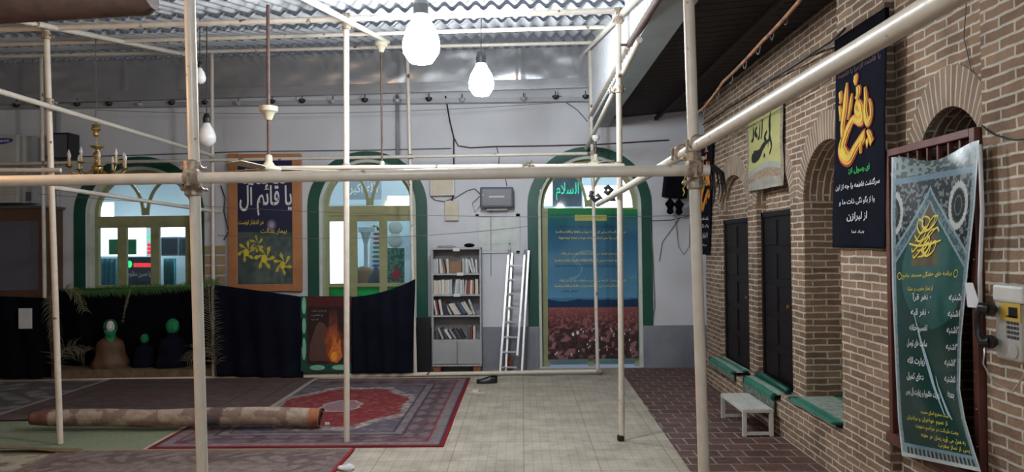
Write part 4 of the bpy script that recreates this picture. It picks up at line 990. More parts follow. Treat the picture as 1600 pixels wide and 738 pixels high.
yb0 = [427.5, 460.5, 493, 531]; scl = [7.38, 7.38, 7.38, 6.156*1.199]
nm = ['top', 'second', 'third', 'lowest']; od = ['first', 'second', 'third', 'fourth', 'fifth', 'sixth', 'seventh', 'eighth', 'ninth', 'tenth', 'eleventh', 'twelfth', 'thirteenth', 'fourteenth', 'fifteenth', 'sixteenth', 'seventeenth', 'eighteenth']
for si, row in enumerate(rows):
    z = SH[si]+.001
    for bi, (a, b, hp_, c, lean) in enumerate(row):
        k = YC/F; xa = PY(670+a/7.38, 400, YC).x; th = (b-a-1.5)/7.38*k; h = hp_/7.38*k; dl = lean/7.38*k
        xa = max(xa, x0+.022); xa = min(xa, x1-.022-th)
        ang = math.asin(max(-.8, min(.8, dl/h))); rot = Matrix.Rotation(ang, 3, 'Y')
        piv = Vector((xa+(th if ang > 0 else 0), YC+.03, z)); d = R.uniform(.14, .18); y0_b = YC+.03+R.uniform(0, .02)
        ln = 'leaning ' if abs(lean) > 14 else 'upright '
        t = thing('book', '%s%s book, %s from the left on the %s shelf of the grey bookcase' % (ln, cn[c], od[bi], nm[si]), 'book', piv, 'books on the %s shelf of the bookcase' % nm[si])
        m = MB(); X = 0 if ang <= 0 else -th
        for lo, hi in (((X, 0, 0), (X+.003, d, h)), ((X+th-.003, 0, 0), (X+th, d, h)), ((X, -.003, 0), (X+th, 0, h))):
            vs0 = len(m.v); m.box(lo, hi)
            for i in range(vs0, len(m.v)): v = rot @ Vector(m.v[i]); m.v[i] = tuple(v+Vector((piv.x, y0_b, z)))
        m.build('cover', 'bk_'+c, t)
        m = MB(); m.box((X+.003, 0, .004), (X+th-.003, d-.006, h-.004))
        for i in range(len(m.v)): v = rot @ Vector(m.v[i]); m.v[i] = tuple(v+Vector((piv.x, y0_b, z)))
        m.build('pages', 'pages', t)
bxx = thing('brown_box', 'square brown box standing between the white books on the top shelf', 'box', PY(711, 427, YC+.02))
a, b = PY(702, 427, YC+.02), PY(721, 408, YC+.02); MB().box((a.x, YC+.02, SH[0]+.001), (b.x, YC+.14, b.z-.01)).build('body', 'bk_t', bxx, bevel=.003); MB().box((a.x-.002, YC+.018, b.z-.03), (b.x+.002, YC+.142, b.z-.006)).build('lid', 'bk_t', bxx, bevel=.002)
m = MB(); c = PY(733, 385, YC+.12); m.ball((c.x, c.y, bct+.028), .07, .09, .03, 14, 8, lambda p: Vector((p.x*(1+.2*math.sin(p.y*40)), p.y, max(p.z, -.026)))); m.build('black_bag', 'black', smooth=True, label='small black bag lying on top of the bookcase', cat='bag')
m = MB(); c = PY(698, 386, YC+.14); m.ball((c.x, c.y, bct+.014), .14, .09, .018, 16, 8, lambda p: Vector((p.x, p.y*(1+.2*math.sin(p.x*30)), max(p.z*(1+.4*math.sin(p.x*40)), -.013)))); m.build('plastic_bag', 'greymetal', smooth=True, label='crumpled grey plastic bag on top of the bookcase', cat='bag')
# ladder
ld = thing('ladder', 'two-section aluminium ladder leaning beside the bookcase', 'ladder', PY(800, 578, 10.6))
P2 = lambda px, py, yb=0: PY(px, py, 10.52+.30*(578-py)/186+yb)
def stile(ax, ay, bx_, by, yb=0):
    p, q = P2(ax, ay, yb), P2(bx_, by, yb)
    if by > 570: q.z = .005
    MB().obox(p, q, .032, .07, (0, 1, 0)).build('stile', 'alu', ld, bevel=.003)
stile(795, 392, 781, 578); stile(820, 394, 808, 556); stile(826, 392, 815, 578, .07); stile(800, 396, 790, 578, .07)
for y in (415, 437, 459, 481, 503, 527, 550, 574):
    t = (y-392)/186; MB().obox(P2(795-14*t, y), P2(820-13*t, y), .05, .022, (0, 0, 1)).build('rung', 'alu', ld)
for x in (796, 821): MB().obox(P2(x, 391), P2(x-.6, 399), .045, .08, (0, 1, 0)).build('end_cap', 'darkgrey', ld)
rectbox('brick_block', 'reddish brown block standing behind the ladder foot', 'block', 788, 560, 800, 577, 10.8, .1, 'brownbrick', .004)
# recessed little window and boxes on the wall
vw = thing('wall_hatch', 'white framed little wall hatch above the ladder', 'hatch', PY(778, 400, YB))
m = MB(); 
for r_ in ((743, 334, 812, 339), (743, 392, 812, 396), (743, 334, 748, 396), (807, 334, 812, 396)): bx(m, *r_, YB-.03, .029)
m.build('frame', 'plaster', vw); M['frost'] = mat('frosted_pane', (.62, .66, .62), .4); bx(MB(), 748, 339, 807, 392, YB-.012, .011).build('frosted_pane', 'frost', vw)
bt = thing('small_bottle', 'tiny white bottle standing on the hatch sill', 'bottle', PY(796, 392, YB-.05)); c = PY(796, 392, YB-.055)
m = MB(); m.lathe(c, [(.018, 0), (.02, .004), (.02, .06), (.009, .075), (.009, .09)], 12); m.build('body', 'white', bt); MB().lathe(c+Vector((0, 0, .09)), [(.011, 0), (.011, .02)], 10).build('cap', 'darkgrey', bt)
sp = thing('grey_speaker', 'wide dark grey speaker box mounted on the wall above the hatch', 'speaker', PY(776, 325, YB-.1))
M['spk'] = mat('speaker_grey', (.115, .12, .15), .6, 0, (.10, .10, .13), 40)
bx(MB(), 750, 292, 802, 325, YB-.20, .17).build('body', 'spk', sp, bevel=.018); bx(MB(), 753, 295, 799, 322, YB-.206, .01).build('grille', 'darkgrey', sp, bevel=.004)
bx(MB(), 764, 306, 788, 309, YB-.212, .008).build('badge', 'greymetal', sp); MB().lathe(PY(755, 305, YB-.207), [(.008, 0), (.008, .008)], 8, (0, -1, 0)).build('indicator', 'paper', sp)
bx(MB(), 760, 325, 792, 329, YB-.12, .119).build('bracket', 'greymetal', sp)
e1 = thing('electric_box', 'large beige electric box below the front rail', 'electric box', PY(691, 307, YB)); bx(MB(), 672, 278, 710, 306, YB-.09, .089).build('body', 'white', e1, bevel=.008); bx(MB(), 674, 280, 708, 304, YB-.096, .008).build('cover', 'cream', e1, bevel=.003)
e2 = thing('electric_box', 'small beige switch box above the bookcase', 'electric box', PY(706, 346, YB)); bx(MB(), 695, 314, 716, 345, YB-.06, .059).build('body', 'cream', e2, bevel=.006); bx(MB(), 698, 317, 713, 342, YB-.064, .006).build('cover', 'cream', e2, bevel=.002)
W3 = lambda pts, Y=YB-.02: [PY(x, y, Y) for x, y in pts]
for pts, r, m_, l in (
    ([(696, 150), (703, 190), (709, 215), (709, 250), (710, 300), (706, 314)], .011, 'cable', 'thick black cable dropping down the wall to the beige boxes'),
    ([(709, 215), (716, 228), (735, 231), (775, 229), (850, 228), (930, 226), (1045, 219)], .010, 'conduit', 'brown cable bundle running right above the arched door'),
    ([(-20, 248), (200, 243), (380, 237), (560, 235), (705, 232)], .008, 'wire', 'grey cable running left along the wall above the windows'),
    ([(674, 308), (680, 313), (694, 315), (712, 309), (730, 298), (742, 295), (750, 303)], .007, 'wire', 'looping grey cable from the electric boxes to the speaker'),
    ([(776, 230), (780, 245), (779, 262), (790, 280), (792, 291)], .006, 'conduit', 'thin brown cable falling to the grey speaker top'),
    ([(750, 306), (738, 318), (742, 332), (750, 322), (752, 312)], .005, 'wire', 'small grey cable loop at the left side of the speaker'),
    ([(767, 325), (767, 380), (767, 432)], .004, 'wire', 'thin pull cord hanging below the grey speaker'),
    ([(1082, 336), (1050, 344), (1018, 345)], .004, 'cable', 'thin dark wire right of the arched door'),
    ([(1062, 340), (1050, 358), (1035, 378), (1030, 408)], .004, 'cable', 'thin dark wire hanging down right of the arched door'),
    ([(1056, 345), (1060, 385), (1068, 398), (1077, 385), (1078, 350)], .004, 'wire', 'looped wire on the wall beside the front post'),
    ([(1016, 345), (1020, 400), (1023, 480), (1019, 502)], .005, 'wire', 'grey cable falling along the green door surround'),
    ([(345, 290), (352, 310), (350, 330), (357, 362), (350, 375)], .008, 'conduit', 'brown cable bundle left of the framed poster'),
    ([(880, 157), (902, 172), (918, 190)], .005, 'cable', 'short dark wire under the eave left of the scaffold corner')):
    m = MB(); m.tube(W3(pts), r, 7); m.build('wall_cable', m_, smooth=True, label=l, cat='cable')
for (a, b, yy, s, l) in (((60, 303), (1080, 337), 10.2, .12, 'thin wire sagging across the room in front of the windows, upper one'), ((340, 368), (840, 352), 10.3, .10, 'thin wire sagging between the poster and the arched door'), ((150, 172), (905, 158), 10.4, .10, 'thin wire sagging high below the eave')):
    wire('overhead_wire', [PY(*a, yy), PY(*b, yy)], .004, 'wire', l, sub=24, sag=s)
for x, y0_, y1_, l in ((90, 152, 440, 'grey pipe running down the wall beside the black speaker'), (621, 150, 243, 'short grey pipe on the wall above the middle window'), (333, 290, 440, 'grey pipe on the wall left of the framed poster')):
    m = MB(); m.tube(W3([(x, y0_), (x, y1_)], YB-.04), .035 if x < 200 else .022, 12); m.build('wall_pipe', 'greymetal', smooth=True, label=l, cat='pipe')
# small fittings under the eave
R.seed(2)
fx_ = [(25, 'd'), (60, 'd'), (120, 'd'), (170, 'd'), (218, 'w'), (268, 'd'), (320, 'd'), (372, 'w'), (425, 'd'), (472, 'd'), (520, 'w'), (570, 'd'), (620, 'w'), (670, 'd'), (722, 'w'), (818, 'w'), (868, 'd'), (915, 'd')]
for i, (x, k) in enumerate(fx_):
    y = 163-.015*x+(2 if k == 'w' else 0); c = PY(x, y, YB-.18); 
    t = thing('eave_lamp', '%s little lamp under the silver eave, %s from the left' % ('pale' if k == 'w' else 'dark', od[i]), 'small lamp', c, 'small lamps under the eave')
    MB().lathe(c+Vector((0, 0, -.05)), [(.018, 0), (.042, .02), (.05, .05), (.03, .06)], 12).build('shade', 'greymetal' if k == 'w' else 'blackplastic', t); MB().tube([c+Vector((0, .0, .01)), c+Vector((0, .02, .07))], .008, 6).build('arm', 'darkgrey', t)
# framed poster
fr = thing('framed_poster', 'orange-wood framed poster with white script and yellow daffodils', 'poster', PY(413, 457, YB-.05))
YP = YB-.05
m = MB()
for r_ in ((357, 240, 370, 456), (457, 240, 470, 456), (370.3, 240, 456.7, 251), (370.3, 444, 456.7, 456)): bx(m, *r_, YP-.02, .06)
m.build('frame', 'orangewood', fr, bevel=.006)
f = surf4(PY(369, 446, YP), PY(458, 446, YP), PY(458, 250, YP), PY(369, 250, YP), nrm=(0, -1, 0))
def pcol(u, v):
    c = mixc((.015, .03, .05), (.02, .02, .07), v)
    if v < .42: c = mixc((.04, .07, .07), (.13, .17, .15), vnoise(u*16, v*24)*(vnoise(u*5, v*7)+.2))
    r = math.hypot(u-.62, (v-.48)*1.9); return mixc((.55, .40, .60), c, min(1, r/.09))
m = MB(); m.grid(f, 60, 110, pcol); m.build('print', 'vshiny', fr)
text(f, [('یا قائم آل', .52, .69, .27, .92)], 'txtwhite', fr, 'white_script', bold=.018)
text(f, [('محمد', .48, .87, .13, .8)], 'txtwhite', fr, 'white_script_top', bold=.03)
text(f, [('بیمار عدالت', .66, .43, .05, .46, -.0), ('در انتظار توست', .26, .50, .05, .44)], 'txtyellow', fr, 'yellow_script', bold=.012)
fl_ = []
for cx, cy, s, ro in ((.18, .27, 1, .3), (.50, .22, 1.15, 0), (.82, .17, 1.05, -.3), (.36, .33, .8, .6)):
    for k in range(6):
        a = ro+k*math.pi/3; fl_.append([(cx+s*(.03*math.cos(a)-.03*math.sin(a)*q), cy+s*.5*(.03*math.sin(a)+.03*math.cos(a)*q)) for q in (-1,)]+[(cx+s*.13*math.cos(a+.22), cy+s*.07*math.sin(a+.22)), (cx+s*.17*math.cos(a), cy+s*.092*math.sin(a)), (cx+s*.13*math.cos(a-.22), cy+s*.07*math.sin(a-.22)), (cx+s*.03*math.sin(a), cy-s*.02*math.cos(a))])
M['daff'] = mat('daffodil_print', (.62, .52, .06), .5, 0, (.50, .40, .04), 30)
decal(f, fl_, 'daff', fr, 'daffodil', off=.005); decal(f, [ring(cx, cy-.01, .05*s, .03*s) for cx, cy, s in ((.18, .27, 1), (.5, .22, 1.1), (.82, .17, 1))], 'txtyellow', fr, 'daffodil_cup', off=.009)
# tan lattice beside it
M['tantile'] = mat('tan_tile', (.42, .30, .17), .6)
lt = thing('tan_tiles', 'two columns of tan squares on the wall left of the poster', 'wall panel', PY(336, 447, YB)); k_ = 0
for i in range(2):
    for j in range(4): bx(MB(), 320+i*17, 384+j*16, 334+i*17, 397+j*16, YB-.02, .019).build('square_tile', M['tantile'], lt, bevel=.004)
# poster on the arched door
YQ = YB+.10; f = surf4(PY(856, 562, YQ), PY(997, 560, YQ), PY(996, 327, YQ), PY(856, 326, YQ), .006, 1.5, nrm=(0, -1, 0))
def dcol(u, v):
    hor = .345; n = vnoise(u*40, v*60)
    if v > .965: return (.02, .22, .07)
    if v > hor+.06:
        c = mixc((.10, .27, .42), (.012, .09, .17), max(0, (v-.4)/.5)**.8); c = mixc(c, (.02, .16, .10), max(0, (v-.86)/.1)*.8)
        return mixc(c, (.22, .40, .50), .5*max(0, vnoise(u*3, v*9)-.5))
    if v > hor: return (.008, .035, .09) if v < hor+.035+.02*vnoise(u*6, 1) else (.05, .17, .30)
    p = hor-v; kk = int(p*22); s = 75/(1+kk*.42); m_ = vnoise(u*s+kk*17.3, p*s*1.5+3*vnoise(u*9, p*9)); m2 = vnoise(u*s*2.3, p*s*4+kk*5)
    c = mixc((.24, .065, .065), (.06, .018, .022), min(1, p*4.5)); c = mixc(c, (.015, .015, .015), (m_ < .42)*min(1, p*6)); 
    return mixc(c, (.42, .22, .21), (m_ > .66)*.5*min(1, .3+p*3)+.12*m2)
dp = thing('door_poster', 'large blue poster with a red flower field hung on the arched door', 'poster', f(.5, 0))
m = MB(); m.grid(f, 160, 220, dcol); m.build('print', 'vcloth', dp, smooth=True, solid=.003)
M['label'] = mat('yellow_label', (.45, .46, .10), .6)
decal(f, [[(.30, .92), (.66, .92), (.66, .96), (.30, .96)]], 'label', dp, 'yellow_label')
its = [('بسم الله الرحمن الرحیم', .48, .94, .02, .26)]
text(f, its, 'txtblack', dp, 'label_lettering')
yl = []; bl_ = []
for i, (v, x_, w_, c) in enumerate(((.88, .48, .72, 'b'), (.845, .48, .78, 'y'), (.805, .48, .72, 'y'), (.70, .5, .70, 'y'), (.655, .46, .76, 'y'), (.62, .45, .74, 'b'), (.52, .5, .74, 'y'), (.485, .46, .76, 'y'), (.45, .24, .18, 'b'), (.415, .45, .74, 'y'), (.40-.02, .46, .6, 'y'), (.355+.0, .22, .16, 'b'))):
    s = ['اللهم کن لولیک الحجة بن الحسن صلواتک علیه و علی آبائه', 'فی هذه الساعة و فی کل ساعة ولیا و حافظا و قائدا و ناصرا', 'و دلیلا و عینا حتی تسکنه ارضک طوعا و تمتعه فیها طویلا'][i % 3] if w_ > .3 else 'امام زمان'
    v = v if v > .40 else v+.0; (yl if c == 'y' else bl_).append((s.replace('ة', 'ه'), x_, max(v, .425) if c == 'y' else max(v, .43), .020, w_))
text(f, yl[:6], 'txtyellow', dp, 'yellow_lettering', bold=.02); text(f, bl_[:3], 'txtblack', dp, 'black_lettering', bold=.02)
M['faint'] = mat('faint_white_print', (.14, .30, .40), .7)
strokes(f, [[(.62, .95, .6), (.35, .98, 1), (.22, .80, 1), (.34, .62, .8), (.25, .40, 1), (.0, .34, 1.2), (-.08, .30, .6)], [(.30, .80, .6), (.60, .80, .9), (.88, .82, .5)], [(.60, .75, .6), (.70, .45, 1), (.80, .80, .6), (.86, .40, .9), (.95, .36, 1.3), (1.08, .44, 1), (1.04, .30, .8)]], 'faint', dp, .035, 'pale_script', box=(.10, .42, .92, .72), off=.0015)
decal(f, [ring(.28+.05*i, .165+.01*i, .013, .012) for i in range(2)]+[ring(R.uniform(.05, .95), R.uniform(.03, .2), .006, .007) for _ in range(26)], 'paper', dp, 'white_blossom')
# hanging black things right of the door
bsp = thing('black_speaker', 'black covered speaker with yellow lettering and dangling black cloths near the front post', 'speaker', PY(1056, 335, YB-.25))
m = MB(); a = PY(1041, 270, YB-.3); b = PY(1074, 308, YB-.3); m.add([PY(1043, 268, YB-.3), PY(1077, 268, YB-.3), PY(1074, 310, YB-.3), PY(1039, 306, YB-.3)]+[PY(1043, 268, YB-.3)+Vector((0, .27, 0)), PY(1077, 268, YB-.3)+Vector((0, .27, 0)), PY(1074, 310, YB-.3)+Vector((0, .27, 0)), PY(1039, 306, YB-.3)+Vector((0, .27, 0))], [(0,1,2,3),(7,6,5,4),(0,4,5,1),(1,5,6,2),(2,6,7,3),(3,7,4,0)]); m.build('body', 'black', bsp, bevel=.01)
f = surf4(PY(1062, 308, YB-.3), PY(1074, 308, YB-.3), PY(1077, 270, YB-.3), PY(1065, 270, YB-.3), nrm=(0, -1, 0))
strokes(f, [[(.3, .95), (.5, .8), (.3, .65), (.6, .5), (.35, .35), (.55, .2), (.4, .05)]], 'txtyellow', bsp, .22, 'yellow_lettering')
for x, y in ((1047, 322), (1061, 323)):
    m = MB(); c = PY(x, y, YB-.25); m.ball(c, .055, .05, .12, 14, 12, lambda p: Vector((p.x*(1+.35*math.sin(p.z*50)), p.y*(1+.3*math.cos(p.z*45)), p.z))); m.build('cloth_tuft', 'black', bsp, smooth=True)
# black clamp piece hanging off the open pipe end near the door
hk = thing('black_hooks', 'black curly hook bundle hanging on the thin pole before the arched door', 'hooks', PY(948, 315, 8.3))
for pts in ([(925, 299), (923, 306), (930, 314), (938, 309), (932, 304)], [(945, 296), (950, 292), (956, 297), (950, 303), (945, 298)], [(952, 311), (960, 312), (958, 305), (948, 313), (940, 314)], [(966, 296), (975, 292), (972, 300)]):
    m = MB(); m.tube([PY(x, y, 8.3) for x, y in pts], .026, 10); m.build('hook', 'cable', hk, smooth=True)
rg = MB(); c = PY(826, 262, YN-.07)
rgt = thing('tied_rag', 'pale rag knotted on top of the front rail', 'rag', c)
for k, (dx, dz, ex, ez) in enumerate(((-.03, .0, .02, .03), (.0, .0, .012, .035), (.005, .005, .03, .005), (-.03, .012, .0, .006))): MB().tube([c+Vector((dx, 0, dz)), c+Vector(((dx+ex)/2, -.005, (dz+ez)/2+.004)), c+Vector((ex, 0, ez))], [.003, .006, .002], 6).build('knot_end', 'cream', rgt)
# ================================================================== LEFT SIDE
YL = 10.35
cb = thing('dark_cabinet', 'dark brown cabinet partly hidden by black cloth at the far left', 'cabinet', PY(10, 590, YL+.15))
a, b = PY(-70, 580, YL+.15), PY(68, 326, YL+.15); MB().box((a.x, YL+.15, 0), (b.x, YL+.6, b.z)).build('body', M['brownwood'], cb, bevel=.008)
m = MB(); m.box((a.x-.02, YL+.12, b.z), (b.x+.03, YL+.62, b.z+.04)); m.build('top_board', 'darkgrey', cb, bevel=.01)
bx(MB(), -60, 345, 60, 455, YL+.14, .012).build('door_panel', 'spk', cb, bevel=.004)
ac = thing('air_conditioner', 'large white air conditioner with side grille above the dark cabinet', 'air conditioner', PY(10, 320, YL+.2))
bx(MB(), -55, 210, 27, 318, YL+.16, .40).build('body', 'greybody', ac, bevel=.012)
bx(MB(), 27.5, 212, 50, 318, YL+.34, .22).build('side_housing', 'greymetal', ac, bevel=.01)
bx(MB(), 29, 225, 38, 262, YL+.325, .016).build('side_grille', 'darkgrey', ac); bx(MB(), 40, 300, 48, 314, YL+.325, .016).build('lower_vent', 'darkgrey', ac)
f = surf4(PY(-30, 229, YL+.156), PY(21, 224, YL+.156), PY(21, 214, YL+.156), PY(-30, 219, YL+.156), nrm=(0, -1, 0)); M['logoblue'] = mat('blue_badge', (.03, .04, .22), .4)
decal(f, [ring(.5, .5, .5, .5, n=36)], 'logoblue', ac, 'oval_badge'); text(f, [('SAMSUNG', .5, .5, .34, .74)], 'txtwhite', ac, 'badge_lettering', bold=.03, off=.007, rtl=False)
for i in range(5): bx(MB(), 2, 283+i*5, 22, 285+i*5, YL+.154, .01).build('front_louvre', 'greymetal', ac)
ls = thing('black_speaker', 'black wall speaker beside the grey pipe left of the left window', 'speaker', PY(95, 250, YB-.3))
bx(MB(), 82, 207, 108, 249, YB-.32, .26).build('body', 'blackplastic', ls, bevel=.012); bx(MB(), 84, 210, 104, 246, YB-.328, .01).build('grille', 'darkgrey', ls); bx(MB(), 90, 249, 98, 256, YB-.2, .19).build('bracket', 'darkgrey', ls)
# black cloths along the far scaffold
def cloth(name, label, bl, br, tr, tl, Y, m='black', wave=.025, nx=4, nu=60, nv=30, sag=0, hem=0, parent=None, cat='cloth', dy=0):
    f = surf4(PY(*bl, Y), PY(*br, Y), PY(*tr, Y), PY(*tl, Y), wave, nx, sag, nrm=(0, -1, 0)); 
    mb = MB(); mb.grid(f, nu, nv); o = mb.build(name, m, parent, smooth=True, solid=.004, label=None if parent else label, cat=None if parent else cat); return f, o
cloth('black_cloth', 'black cloth hanging at the far left below the dark cabinet', (-90, 590), (80, 590), (76, 466), (-90, 460), YL, nx=5)
cloth('black_cloth', 'black cloth lining the back of the niche with the draped figures', (72, 588), (345, 586), (345, 447), (72, 452), YL+.50, wave=.02, nx=6)
cloth('black_cloth', 'large black cloth hanging between the dry fronds and the flame poster', (336, 588), (474, 591), (472, 464), (336, 445), YL-.02, 'navy', nx=4)
f, o = cloth('black_cloth', 'blue-black cloth rising to a corner left of the bookcase', (550, 584), (645, 583), (649, 436), (550, 464), YL-.02, 'navy', .02, 4, sag=.05)
cloth('dark_cloth', 'short dark cloth strip across the bottom of the middle window behind the flame poster', (468, 540), (554, 540), (552, 464), (468, 464), YL+.06, 'txtmaroon', .006, 2)
rectbox('dark_board', 'dark board standing between the blue-black cloth and the bookcase', 'board', 651, 496, 672, 580, 10.75, .08, 'blackplastic', .004)
rectbox('paper_sheet', 'white paper sheet pinned on the black cloth at the far left', 'paper', 29, 482, 50, 514, YL-.045, .004, 'paper')
sg = thing('low_platform', 'low brown platform edge under the draped figures', 'platform', PY(190, 590, YL+.05))
a, b = PY(66, 592, YL+.08), PY(336, 577, YL+.08); MB().box((a.x, YL+.08, 0), (b.x, YL+.58, b.z)).build('top', 'canvas', sg, bevel=.01); m = MB(); m.grid(lambda u, v: Vector((a.x+(b.x-a.x)*u, YL+.07+.008*math.sin(u*50), .005+(b.z-.01)*v)), 60, 3); m.build('front_cloth', 'canvas', sg, solid=.004)
PT = b.z
# flame poster with green tile border
YPf = YL-.03; f = surf4(PY(470, 581, YPf), PY(549, 580, YPf), PY(549, 463, YPf), PY(470, 463, YPf), nrm=(0, -1, 0))
def fcol(u, v):
    if u < .13 or v < .10: return mixc((.01, .05, .035), (.02, .09, .06), vnoise(u*30, v*30))
    if v > .86: return (.07, .012, .014)
    r = math.hypot((u-.62)/.24, (v-.36)/.26); c = mixc((.045, .018, .016), (.02, .008, .01), v)
    c = mixc((.42, .08, .02), c, min(1, max(0, (r-.35)/.75))) if r < 1.1 else c
    if .55 < u < .72 and .35 < v < .82: c = mixc(c, (.40, .11, .05), .7*(1-(v-.35)/.5))
    return mixc(c, (.02, .01, .01), .4*(vnoise(u*14, v*18) > .55))
fp_ = thing('flame_poster', 'dark poster with orange flame and hooded shape, green tile border', 'poster', f(.5, 0))
m = MB(); m.grid(f, 60, 90, fcol); m.build('print', 'vcloth', fp_, solid=.003)
M['mint'] = mat('mint_tile', (.22, .55, .36), .5); M['hood'] = mat('brown_hood_print', (.10, .045, .035), .7)
def cap(u0, v0, u1, v1): return ring(u0, (v0+v1)/2, .02, (v1-v0)/2, math.pi/2, 3*math.pi/2, 6)+[(u0, v0), (u1, v0)]+ring(u1, (v0+v1)/2, .02, (v1-v0)/2, -math.pi/2, math.pi/2, 6)+[(u1, v1), (u0, v1)]
for v0, v1 in ((.76, .99), (.50, .71), (.15, .45)): decal(f, [ring(.065, (v0+v1)/2, .04, (v1-v0)/2, n=20)], 'mint', fp_, 'border_tile')
for u0, u1 in ((.18, .48), (.62, .95)): decal(f, [ring((u0+u1)/2, .05, (u1-u0)/2, .035, n=20)], 'mint', fp_, 'border_tile')
decal(f, [[(.17, .14), (.18, .35), (.25, .50), (.30, .60), (.36, .66), (.46, .64), (.52, .56), (.50, .46), (.46, .42), (.50, .32), (.52, .14)]], 'hood', fp_, 'hooded_shape')
decal(f, [[(.60, .30), (.66, .50), (.72, .36), (.78, .44), (.80, .28), (.84, .20), (.72, .11), (.60, .13), (.54, .22)]], mat('flame_print', (.45, .10, .02), .6, 0, (.70, .22, .03), 25), fp_, 'flame')
decal(f, [ring(.66, .20, .06, .06)], 'txtorange', fp_, 'flame_core', off=.007)
M['dimwhite'] = mat('dim_white_print', (.25, .25, .24), .7); text(f, [('السلام علیک', .36, .80, .03, .30), ('یا فاطمه', .32, .745, .03, .24), ('الزهرا', .28, .69, .025, .14)], 'dimwhite', fp_, 'lettering', bold=.02)
# draped mannequins
def mannequin(c, s, label, bodym, scarf='greencloth', face=True, headr=.105):
    c = Vector(c); t = thing('draped_mannequin', label, 'mannequin', c)
    def bp(u, v):
        a = 2*math.pi*u; h = v; 
        wx = [.29, .30, .27, .235, .225, .225, .20, .10, .06][min(8, int(h*8))]; w2 = [.29, .30, .27, .235, .225, .225, .20, .10, .06][min(8, int(h*8)+1)]; fr_ = h*8-int(h*8)
        w_ = (wx*(1-fr_)+w2*fr_)*(1+.05*math.sin(a*7+h*6)*(1-h)); return c+Vector((w_*math.cos(a)*s, w_*.72*math.sin(a)*s, .60*h*s))
    m = MB(); m.grid(bp, 40, 24); m.build('cloak', bodym, t, smooth=True)
    hc = c+Vector((0, -.02*s, .70*s))
    def hp2(p):   # egg-shaped head with brow, nose and chin, facing the courtyard
        q = p.copy(); k = 1-.22*max(0, -p.z/.13)*(1 if p.z < 0 else 0); q.x *= k
        if p.y < 0: q.y -= .018*math.exp(-((p.x/.016)**2+((p.z+.012)/.03)**2)) ; q.y += .006*math.exp(-(((abs(p.x)-.034)/.016)**2+((p.z-.018)/.014)**2)); q.y -= .006*math.exp(-((p.x/.03)**2+((p.z+.055)/.012)**2))
        return q*s
    if face: m = MB(); m.ball(hc, .074, .095, .118, 36, 30, hp2); m.build('face', 'paper', t, smooth=True)
    def scf(u, v):   # scarf wrapped round the head, open over the face
        a = -math.pi/2+math.pi*2*(.5 if False else 0)+(u-.5)*2*math.pi*(.66 if face else 1)+math.pi; th = math.pi*v*.80
        r = headr*(1+.05*math.sin(a*5+v*9)); return hc+Vector((math.sin(th)*math.cos(a)*r*1.05, math.sin(th)*math.sin(a)*r*1.12+.008, math.cos(th)*headr*1.34))*1.0*1 if False else hc+Vector((math.sin(th)*math.cos(a)*r*1.02, math.sin(th)*math.sin(a)*r*1.12+.012, math.cos(th)*headr*1.30))*s
    m = MB(); m.grid(scf, 36, 20); m.build('head_scarf', scarf, t, smooth=True, solid=.006)
    if face:
        m = MB(); m.grid(lambda u, v: hc+Vector(((-.10+.20*u)*(1-.45*v), -.075-.03*math.sin(math.pi*u)-.012*math.sin(v*8), -.07-.20*v+.04*abs(2*u-1)))*s, 14, 12); m.build('scarf_end', scarf, t, smooth=True, solid=.006)
    t.rotation_euler[2] = math.radians(27)
    return t
a = PY(174, 585, YL+.32); mannequin((a.x, YL+.30, PT), .80, 'brown-cloaked seated mannequin with green head scarf and white face', M['brownwood'])
a = PY(225, 585, YL+.32); mannequin((a.x, YL+.34, PT), .56, 'smallest black-draped mannequin with a round green head wrap', 'navy', face=False, headr=.09)
a = PY(270, 585, YL+.32); mt_ = mannequin((a.x, YL+.32, PT), .80, 'dark-robed seated mannequin with green cap right of the smallest one', 'greencloth' if False else 'navy', scarf='greencloth', face=False)
a = PY(62, 470, YL+.3); m_ = mannequin((a.x-.05, YL+.38, a.z-.05), .62, 'brown mannequin bust with bright green head wrap by the left middle post', M['brownwood'], face=False, headr=.16)
# palm fronds and garland
def frond(t, p0, pts, L, n, m='frond', seed=1, w_=.012, droop=.5, spread=1.0):
    R.seed(seed); P = [Vector(p) for p in pts]; MB().tube(P, [.008]*(len(P)-1)+[.003], 6).build('stem', m, t, smooth=True)
    mb = MB()
    for i in range(n):
        u = .12+.88*i/n; k = u*(len(P)-1); j = min(int(k), len(P)-2); c = P[j].lerp(P[j+1], k-j); d = (P[j+1]-P[j]).normalized()
        for sgn in (-1, 1):
            s = d.cross(Vector((0, 1, 0))).normalized()*sgn*spread+Vector((0, R.uniform(-.5, .3), 0)); l = L*(1-.5*abs(u-.4))*R.uniform(.7, 1.1)
            q1 = c+(d*.55+s*.8).normalized()*l*.55; q2 = q1+(d*.5+s*.6+Vector((0, 0, -droop))).normalized()*l*.5; wv = d*w_*.5
            mb.add([c-wv, c+wv, q1+wv*.9, q1-wv*.9, q2], [(0, 1, 2, 3), (3, 2, 4)])
    mb.build('leaflets', m, t, solid=.0012)
def Pp(lst, Y): return [PY(x, y, Y) for x, y in lst]
